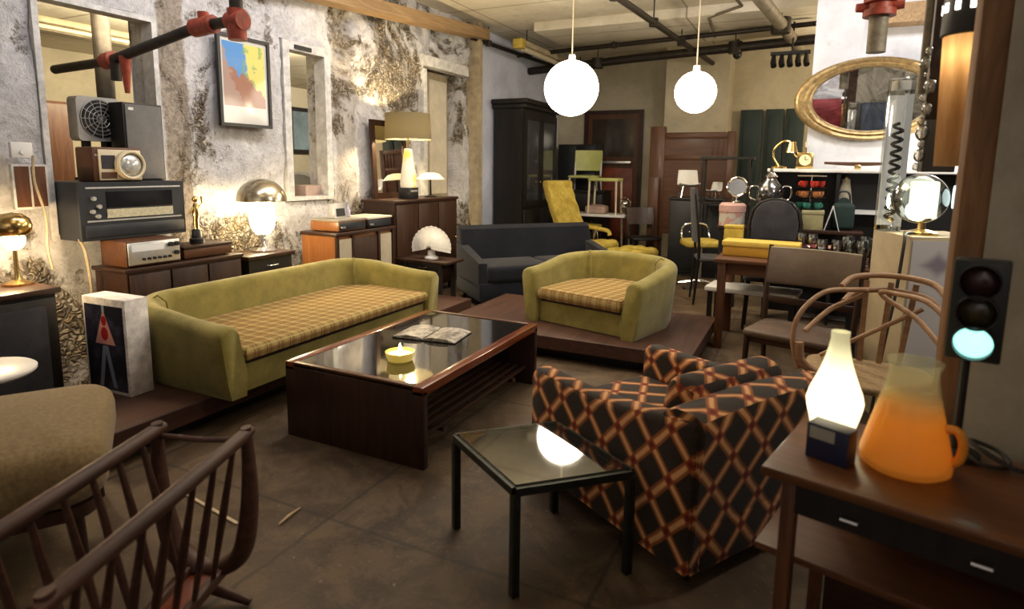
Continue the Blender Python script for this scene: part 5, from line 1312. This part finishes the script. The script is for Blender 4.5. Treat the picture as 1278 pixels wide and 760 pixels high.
b = MB(); b.cyl((0, 0, 1.42), (0, 0, H_CEIL), .002, seg=6); b.build('wire', M['silver'], t)
for k in range(11):
    r_ = (.012, .02, .014, .024)[k % 4]; b = MB(); b.ball((random.uniform(-.012, .012), random.uniform(-.01, .01), 1.44+.043*k), r_, (1, 1, 1.3), 10, 7); b.build('glass_drop', glassy('cut glass', (.9, .88, .8), .3), t)

# ------------------------------------------------------------------ desk and the lamps on it
DA = math.atan2(-.12, .484)
t = thing('desk', 'dark teak desk with black drawer rail holding the vase lamp and orange jug', 'desk', (-.055, 1.54, 0), DA)
b = MB(); b.span(0, 1.3, 0, .45, .675, .7, bev=.004); b.build('top', M['desk_wood'], t, 30)
b = MB(); b.span(.08, 1.28, .012, .04, .6, .672); rl = b.build('drawer_rail', M['black_wood'], t, 0)
for x in (.2, .44, .7):
    b = MB(); b.tube([(x-.02, .01, .637), (x-.016, -.008, .635), (x+.016, -.008, .635), (x+.02, .01, .637)], .005, 8); b.build('pull', M['chrome'], rl)
for x, y in ((.065, .03), (1.24, .03), (.065, .41), (1.24, .41)):
    b = MB(); b.box(x, y, .337, .035, .035, .674, bev=.004); b.build('leg', M['brown_z'], t, 30)
b = MB(); b.span(-.02, 1.26, .06, .42, .44, .46, bev=.003); b.build('lower_shelf', M['brown_x'], t, 30)
b = MB(); b.span(.09, 1.22, .4, .42, .05, .67); b.build('back_panel', M['walnut_x'], t, 0)
t = thing('vase_lamp', 'glowing white glass vase lamp on the teak desk', 'lamp', (.105, 1.79, .7))
b = MB(); b.lathe([(0, .0), (.044, 0), (.049, .012), (.056, .045), (.066, .085), (.07, .11), (.064, .135), (.052, .165), (.041, .195), (.032, .225), (.026, .255), (.022, .28), (.023, .3), (.019, .3), (.017, .285), (0, .28)], seg=32)
tw = NT('glowing milk glass'); ow = tw.obj(); sz = tw.n('ShaderNodeSeparateXYZ'); tw.l(ow, sz.inputs[0])
kz = tw.step(sz.outputs[2], .16, .29)
b.build('glass_body', tw.bsdf((.8, .78, .6), .2, emit=tw.mix(kz, (1, .86, .52), (.9, .82, .42)), estr=tw.math('SUBTRACT', 2.3, tw.math('MULTIPLY', kz, 1.85))), t, 60)
t = thing('jug', 'orange glass jug with a clear neck and looped handle on the teak desk', 'jug', (.262, 1.7, .7), R(-20))
tj = NT('orange to clear glass'); oj = tj.obj(); sj = tj.n('ShaderNodeSeparateXYZ'); tj.l(oj, sj.inputs[0])
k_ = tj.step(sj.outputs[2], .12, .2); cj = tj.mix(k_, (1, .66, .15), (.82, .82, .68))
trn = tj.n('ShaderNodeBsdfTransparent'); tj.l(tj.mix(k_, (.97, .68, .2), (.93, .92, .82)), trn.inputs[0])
pj = tj.n('ShaderNodeBsdfPrincipled'); tj.l(cj, pj.inputs['Base Color']); pj.inputs['Roughness'].default_value = .1; pj.inputs['Emission Color'].default_value = (1, .48, .08, 1); tj.l(tj.math('MULTIPLY', tj.math('SUBTRACT', 1.0, k_), .16), pj.inputs['Emission Strength'])  # faint amber emission stands in for light passing through the jug
tlj = tj.n('ShaderNodeBsdfTranslucent'); tj.l(cj, tlj.inputs[0])
m1 = tj.n('ShaderNodeMixShader'); m1.inputs[0].default_value = .6; tj.l(pj.outputs[0], m1.inputs[1]); tj.l(tlj.outputs[0], m1.inputs[2])
m2 = tj.n('ShaderNodeMixShader'); tj.l(tj.math('ADD', .35, tj.math('MULTIPLY', k_, .45)), m2.inputs[0]); tj.l(m1.outputs[0], m2.inputs[1]); tj.l(trn.outputs[0], m2.inputs[2]); tj.l(m2.outputs[0], tj.out.inputs[0])
b = MB(); b.lathe([(0, 0), (.085, 0), (.098, .01), (.099, .03), (.085, .09), (.068, .16), (.055, .22), (.052, .245), (.06, .27), (.056, .27), (.049, .245), (.052, .22), (.064, .16), (.081, .09), (.094, .032), (.08, .012), (0, .01)], seg=40); b.build('body', tj.m, t, 60)
b = MB(); b.tube(smooth_path([(.07, 0, .12), (.098, 0, .122), (.112, 0, .095), (.108, 0, .055), (.088, 0, .036)], 6), .0105, 12); b.build('handle', plain('orange glass handle', (.8, .3, .03), .1, var=.1), t)
t = thing('small_box', 'small navy blue box with a grey label before the glowing vase lamp', 'box', (.098, 1.655, .7), R(-24))
b = MB(); b.box(0, 0, .045, .1, .055, .09, bev=.002); b.build('carton', plain('navy card', (.012, .016, .045), .4), t, 30)
b = MB(); b.box(-.012, -.0285, .069, .06, .0015, .03); b.build('grey_label', plain('grey paper label', (.32, .31, .26), .6), t, 0)
t = thing('traffic_light', 'small black traffic light lamp glowing green on the teak desk', 'lamp', (.388, 1.835, .7), R(-14))
b = MB(); b.lathe([(0, 0), (.055, 0), (.055, .012), (.02, .02), (0, .02)], seg=24); b.build('base', M['black'], t)
b = MB(); b.cyl((0, 0, .015), (0, 0, .27), .011, seg=12); b.build('pole', M['black'], t)
b = MB(); b.box(.012, 0, .385, .112, .07, .25, bev=.006); hd = b.build('housing', plain('dark green black metal', (.012, .017, .015), .45), t, 30)
for i, z in enumerate((.46, .385, .31)):
    rx = Matrix.Translation((.012, -.036, z)) @ Matrix.Rotation(R(90), 4, 'X')
    b = MB(); b.lathe([(.043, 0), (.043, .03), (.04, .03), (.04, 0)], seg=28, m=rx); b.build('visor', M['black'], hd)
    b = MB(); b.lathe([(.04, .001), (.03, .01), (.0, .016)], seg=28, m=rx)
    b.build('lens', glow('lit green lens', (.4, 1, .85), 1.7, (.3, .8, .7)) if i == 2 else plain('unlit dark lens %d' % i, ((.03, .012, .01), (.03, .024, .01))[i], .2), hd)
b = MB(); b.tube(smooth_path([(.02, -.02, .02), (.06, -.05, .01), (.11, -.02, .008), (.09, .04, .02), (.03, .05, .03), (.05, -.01, .035), (.12, -.03, .012), (.17, -.01, .008)], 6), .006, 6); b.build('power_cord', M['cord'], t)
b = MB(); b.cyl((.165, -.012, .012), (.2, -.006, .012), .011, .008, 10); b.build('plug', M['silver'], t)

# ------------------------------------------------------------------ ceiling things
def pendant(loc, r, label):
    t = thing('pendant_globe', label, 'lamp', loc)
    b = MB(); b.ball((0, 0, 0), r, u=40, v=24); b.build('globe', glow('white glowing globe %s' % label[:6], (1, .88, .68), 22, (.9, .9, .9)), t)
    b = MB(); b.lathe([(0, r+.05), (.03, r+.05), (.035, r-.01), (0, r-.01)], seg=16); b.build('cap', M['white'], t)
    b = MB(); b.cyl((0, 0, r+.04), (0, 0, H_CEIL-loc[2]-.001), .006, seg=8); b.build('cord', M['ivory'], t)
    b = MB(); b.lathe([(0, H_CEIL-loc[2]-.03), (.04, H_CEIL-loc[2]-.03), (.06, H_CEIL-loc[2]-.001), (0, H_CEIL-loc[2]-.001)], seg=20); b.build('ceiling_rose', M['white'], t)
    return t
pendant((-2.14, 5.7, 2.18), .262, 'larger nearer glowing white globe pendant above the green armchair')
pendant((-1.01, 5.95, 2.125), .188, 'smaller farther glowing white globe pendant before the beige column')
t = thing('ceiling_light_fixture', 'long pale unlit tube fixture hanging beside the pale blue wall', 'light fixture', (-3.68, 9.0, 3.06))
b = MB(); b.span(-.07, .07, -1.2, 1.4, 0, .07, bev=.01); b.build('housing', M['trim_beige'], t, 30)
b = MB(); b.cyl((0, -1.15, -.03), (0, 1.35, -.03), .035); b.build('tube', M['ivory'], t)
b = MB(); b.span(-.075, .075, -1.3, -1.18, -.05, .08, bev=.015); b.build('end_cap', M['gold'], t, 30)
for y in (-1.0, 1.2): b = MB(); b.cyl((0, y, .07), (0, y, H_CEIL-3.06), .008, seg=8); b.build('hanger', M['iron'], t)
def run(name, label, pts, r, mat, hang=(), seg=10):
    t = thing(name, label, 'pipe', pts[0]); o = Vector(pts[0])
    b = MB(); b.tube([Vector(p)-o for p in pts], r, seg); b.build('pipe_run', M[mat], t)
    for h in hang:
        h = Vector(h); b = MB(); b.tube([h-o, Vector((h.x, h.y, H_CEIL))-o], .008, 6); b.tube([h-o+Vector((0, 0, -r*1.2)), h-o+Vector((0, 0, r*1.2))], r*1.5, 10); b.build('hanger', M['iron'], t)
    return t
run('ceiling_pipe', 'long thin dark pipe running along the ceiling toward the back wall', [(-1.86, 4.5, 3.02), (-1.42, 10.5, 3.02)], .035, 'iron', [(-1.77, 5.8, 3.02), (-1.68, 7.0, 3.02), (-1.6, 8.2, 3.02)])
run('ceiling_pipe', 'thick dark pipe crossing under the ceiling in front of the back wall', [(-4.2, 9.25, 2.95), (-2.4, 9.0, 3.0), (-.03, 8.5, 3.0)], .06, 'iron', [(-3, 9.08, 2.98), (-1.0, 8.7, 3.0)])
run('ceiling_pipe', 'thinner dark pipe crossing above the thick ceiling pipe', [(-4.2, 8.8, 3.12), (-.03, 8.2, 3.12)], .03, 'iron', [(-2.6, 8.57, 3.12)])
run('ceiling_pipe', 'brown dusty duct pipe running toward the chimney wall', [(-.72, 5.2, 3.08), (-.22, 9.4, 3.02)], .07, 'pipe_pale', [(-.6, 6.2, 3.07), (-.42, 7.8, 3.04)])
run('ceiling_pipe', 'thin pale conduit beside the brown duct pipe', [(-.98, 5.0, 3.18), (-.8, 7.3, 3.18), (-1.2, 7.7, 3.18), (-1.25, 8.6, 3.14)], .018, 'pipe_pale')
run('ceiling_pipe', 'dusty pipe running close along the brow of the pale blue wall', [(-4.1, 7.2, 3.08), (-3.9, 10.5, 3.08)], .03, 'iron', [(-4.07, 7.6, 3.08)])
b = MB(); b.span(-3.4, -.04, 7.6, 9.1, 3.18, H_CEIL-.001, bev=.01)
tag(b.build('ceiling_soffit', M['ceiling'], smooth=30), 'dirty cream dropped ceiling band between the crossing pipes', 'ceiling band', kind='structure')
b = MB(); b.lathe([(0, -.05), (.07, -.05), (.08, -.001), (0, -.001)], seg=20); tag(b.build('junction_box', M['iron'], loc=(-1.03, 6.25, H_CEIL)), 'round dark junction box on the ceiling between the pipes', 'junction box')
t = thing('track_light', 'cluster of black track lights under the ceiling beside the chimney wall', 'light fixture', (-.3, 8.3, 2.8))
b = MB(); b.span(-.24, .2, -.03, .03, .0, .04); b.build('rail', M['black'], t, 0)
b = MB(); b.cyl((0, 0, .04), (0, 0, H_CEIL-2.8), .012, seg=8); b.build('stem', M['black'], t)
for k in range(5):
    x = -.2+.09*k; b = MB(); b.tube([(x, -.02, 0), (x, -.06, -.09), (x+.01, -.1, -.14)], [.022, .034, .034], 12); b.build('spot_head', M['black'], t)
t = thing('security_camera', 'small black security camera under the ceiling near the track lights', 'camera', (-1.03, 9.25, 3.0))
b = MB(); b.ball((0, 0, 0), .06, u=16, v=10); b.build('dome', M['black'], t)
b = MB(); b.cyl((0, 0, .04), (0, 0, H_CEIL-3.0), .02, seg=10); b.build('stem', M['iron'], t)
t = thing('sprinkler_riser', 'brown pipe stub with a rusty red flange hanging before the chimney wall', 'pipe', (.29, 4.2, 2.1))
b = MB(); b.cyl((0, 0, 0), (0, 0, H_CEIL-2.1), .05, seg=16); b.build('stub', M['pipe_pale'], t)
b = MB(); b.lathe([(.05, .2), (.085, .2), (.085, .235), (.065, .24), (.065, .27), (.085, .275), (.085, .31), (.05, .31)], seg=20); b.build('flange', M['red_paint'], t)
for s in (-1, 1):
    b = MB(); b.tube([(s*.05, 0, .255), (s*.12, -.01, .255)], [.03, .024], 12); b.build('side_outlet', M['red_paint'], t)
b = MB(); b.span(.42, 2.4, 6.3, 6.5, 2.68, 2.84); tag(b.build('timber_beam', M['pale_wood'], smooth=0), 'warm brown timber beam across the chimney wall above the oval mirror', 'beam')
# only met in the oval mirror
for c_, rz_, w_, h_, lab, nm, col in (((.35, -2.4, 0), 0, 1.3, 1.74, 'dark red cabinet on the wall facing the oval mirror, seen only in the mirror', 'dark red lacquer', (.2, .02, .025)),
        (Vector((.483, 2.163, 0))+d_par*.3+n_par*.19, math.atan2(d_par.y, d_par.x), .56, 1.84, 'slate blue cabinet behind the grey partition, seen only in the oval mirror', 'slate blue lacquer', (.06, .08, .12))):
    t = thing('cabinet', lab, 'cabinet', c_, rz_)
    m_ = plain(nm, col, .5)
    b = MB(); b.span(-w_/2, w_/2, -.14, .13, .06, h_); b.build('carcass', m_, t, 0)
    b = MB(); b.span(-w_/2+.01, w_/2-.01, .13, .145, .08, h_-.02, bev=.003); d_ = b.build('door', m_, t, 30)
    b = MB(); b.ball((w_/2-.05, .155, h_*.55), .014, u=10, v=8); b.build('knob', M['brass'], d_)
    b = MB(); b.span(-w_/2+.03, w_/2-.03, -.12, .11, 0, .06); b.build('plinth', M['black'], t, 0)
b = MB(); b.box(0, 0, .004, .4, .014, .008, bev=.001)
tag(b.build('wood_strip', plain('pale wood strip', (.5, .4, .26), .7), loc=(-2.14, 1.57, .0), rz=R(-8)), 'thin pale wooden strip lying on the floor beyond the spindle rack', 'strip')
b = MB(); b.tube([(-.06, -.02, .006), (0, 0, .008), (.06, .015, .006)], [.004, .007, .004], 6)
tag(b.build('wood_splinter', plain('pale splinter', (.45, .33, .18), .8), loc=(-1.8, 1.675, 0), rz=R(80)), 'small pale wood splinter lying on the bare floor before the coffee table', 'splinter')

# ------------------------------------------------------------------ light, sky and camera
def point(name, loc, power, col=(1, .78, .5), r=.05):
    l = bpy.data.lights.new(name, 'POINT'); l.energy = power; l.color = col; l.shadow_soft_size = r
    o = bpy.data.objects.new(name, l); COL.objects.link(o); o.location = loc; return o
def area(name, loc, power, size, col=(1, .85, .65), rot=(0, 0, 0)):
    l = bpy.data.lights.new(name, 'AREA'); l.energy = power; l.color = col; l.shape = 'RECTANGLE'; l.size, l.size_y = size
    o = bpy.data.objects.new(name, l); COL.objects.link(o); o.location = loc; o.rotation_euler = rot; return o
area('fill_light_middle', (-1.9, 4.2, 3.22), 60, (1.6, 2.2), (1, .82, .58))  # unseen fill light added over the middle of the shop
area('fill_light_stone_wall', (-2.7, 3.2, 3.2), 48, (.4, 3.2), (.95, .94, 1.0), (0, R(40), 0))  # fill added to brighten the stone wall, no fixture modelled
area('fill_light_mirror_wall', (.5, 4.9, 3.2), 36, (1.2, .3), (.97, .96, 1.0), (R(40), 0, 0))  # added to whiten the chimney wall around the oval mirror
area('fill_light_front', (-1.2, 1.2, 3.2), 8, (1.6, 1.2), (1, .78, .52))  # weak added fill above the nearest floor
point('fill_light_behind_chimney', (1.4, 8.6, 2.5), 150, (1, .82, .55), .15)  # hidden source added to light the back wall and teal panels
point('lamp_beside_mirror', (1.15, 6.1, 1.8), 28, (1, .92, .8), .1)
point('fill_light_behind_partition', (1.5, 3.4, 2.7), 80, (1, .93, .82), .12)  # added out of sight so the mirror shows a lit partition back
area('fill_light_side_room', (-4.6, 3.7, 2.4), 75, (.3, 2.4), (1, .84, .55), (0, R(75), 0))  # unseen light added to brighten the side room
area('fill_light_side_room_far', (-4.6, 6.6, 2.4), 50, (.3, 2.0), (1, .9, .72), (0, R(75), 0))  # second added light, out of view, for the side room's far part
area('fill_light_rear_wall', (.2, -1.0, 3.1), 70, (1.6, .3), (1, .95, .88), (R(-55), 0, 0))  # added fill so the rear wall reads bright in the oval mirror
w = bpy.data.worlds.new('World'); scn.world = w; w.use_nodes = True
bg = w.node_tree.nodes['Background']; bg.inputs[0].default_value = (1, .86, .7, 1); bg.inputs[1].default_value = .07

cam = bpy.data.cameras.new('camera'); co = bpy.data.objects.new('camera', cam); COL.objects.link(co)
yaw, pit, rol = R(25.8), R(8.3), R(.72)
fw = Vector((-math.sin(yaw)*math.cos(pit), math.cos(yaw)*math.cos(pit), -math.sin(pit)))
rt = Vector((math.cos(yaw), math.sin(yaw), 0)); up = rt.cross(fw)
r2 = rt*math.cos(rol)+up*math.sin(rol); u2 = r2.cross(fw)
mw = Matrix((r2, u2, -fw)).transposed().to_4x4(); mw.translation = (0, 0, 1.42); co.matrix_world = mw
cam.sensor_width = 36; cam.lens = 759/1278*36; cam.shift_y = -61/1278; cam.clip_start = .03
cam.dof.use_dof = True; cam.dof.focus_distance = 4.3; cam.dof.aperture_fstop = 2.2
scn.camera = co
vs = scn.view_settings; vs.view_transform = 'Standard'; vs.look = 'None'; vs.exposure = 0; vs.gamma = 1
scn.cycles.max_bounces = 8; scn.cycles.transparent_max_bounces = 12; scn.cycles.sample_clamp_indirect = 4
scn.cycles.caustics_reflective = False; scn.cycles.caustics_refractive = False
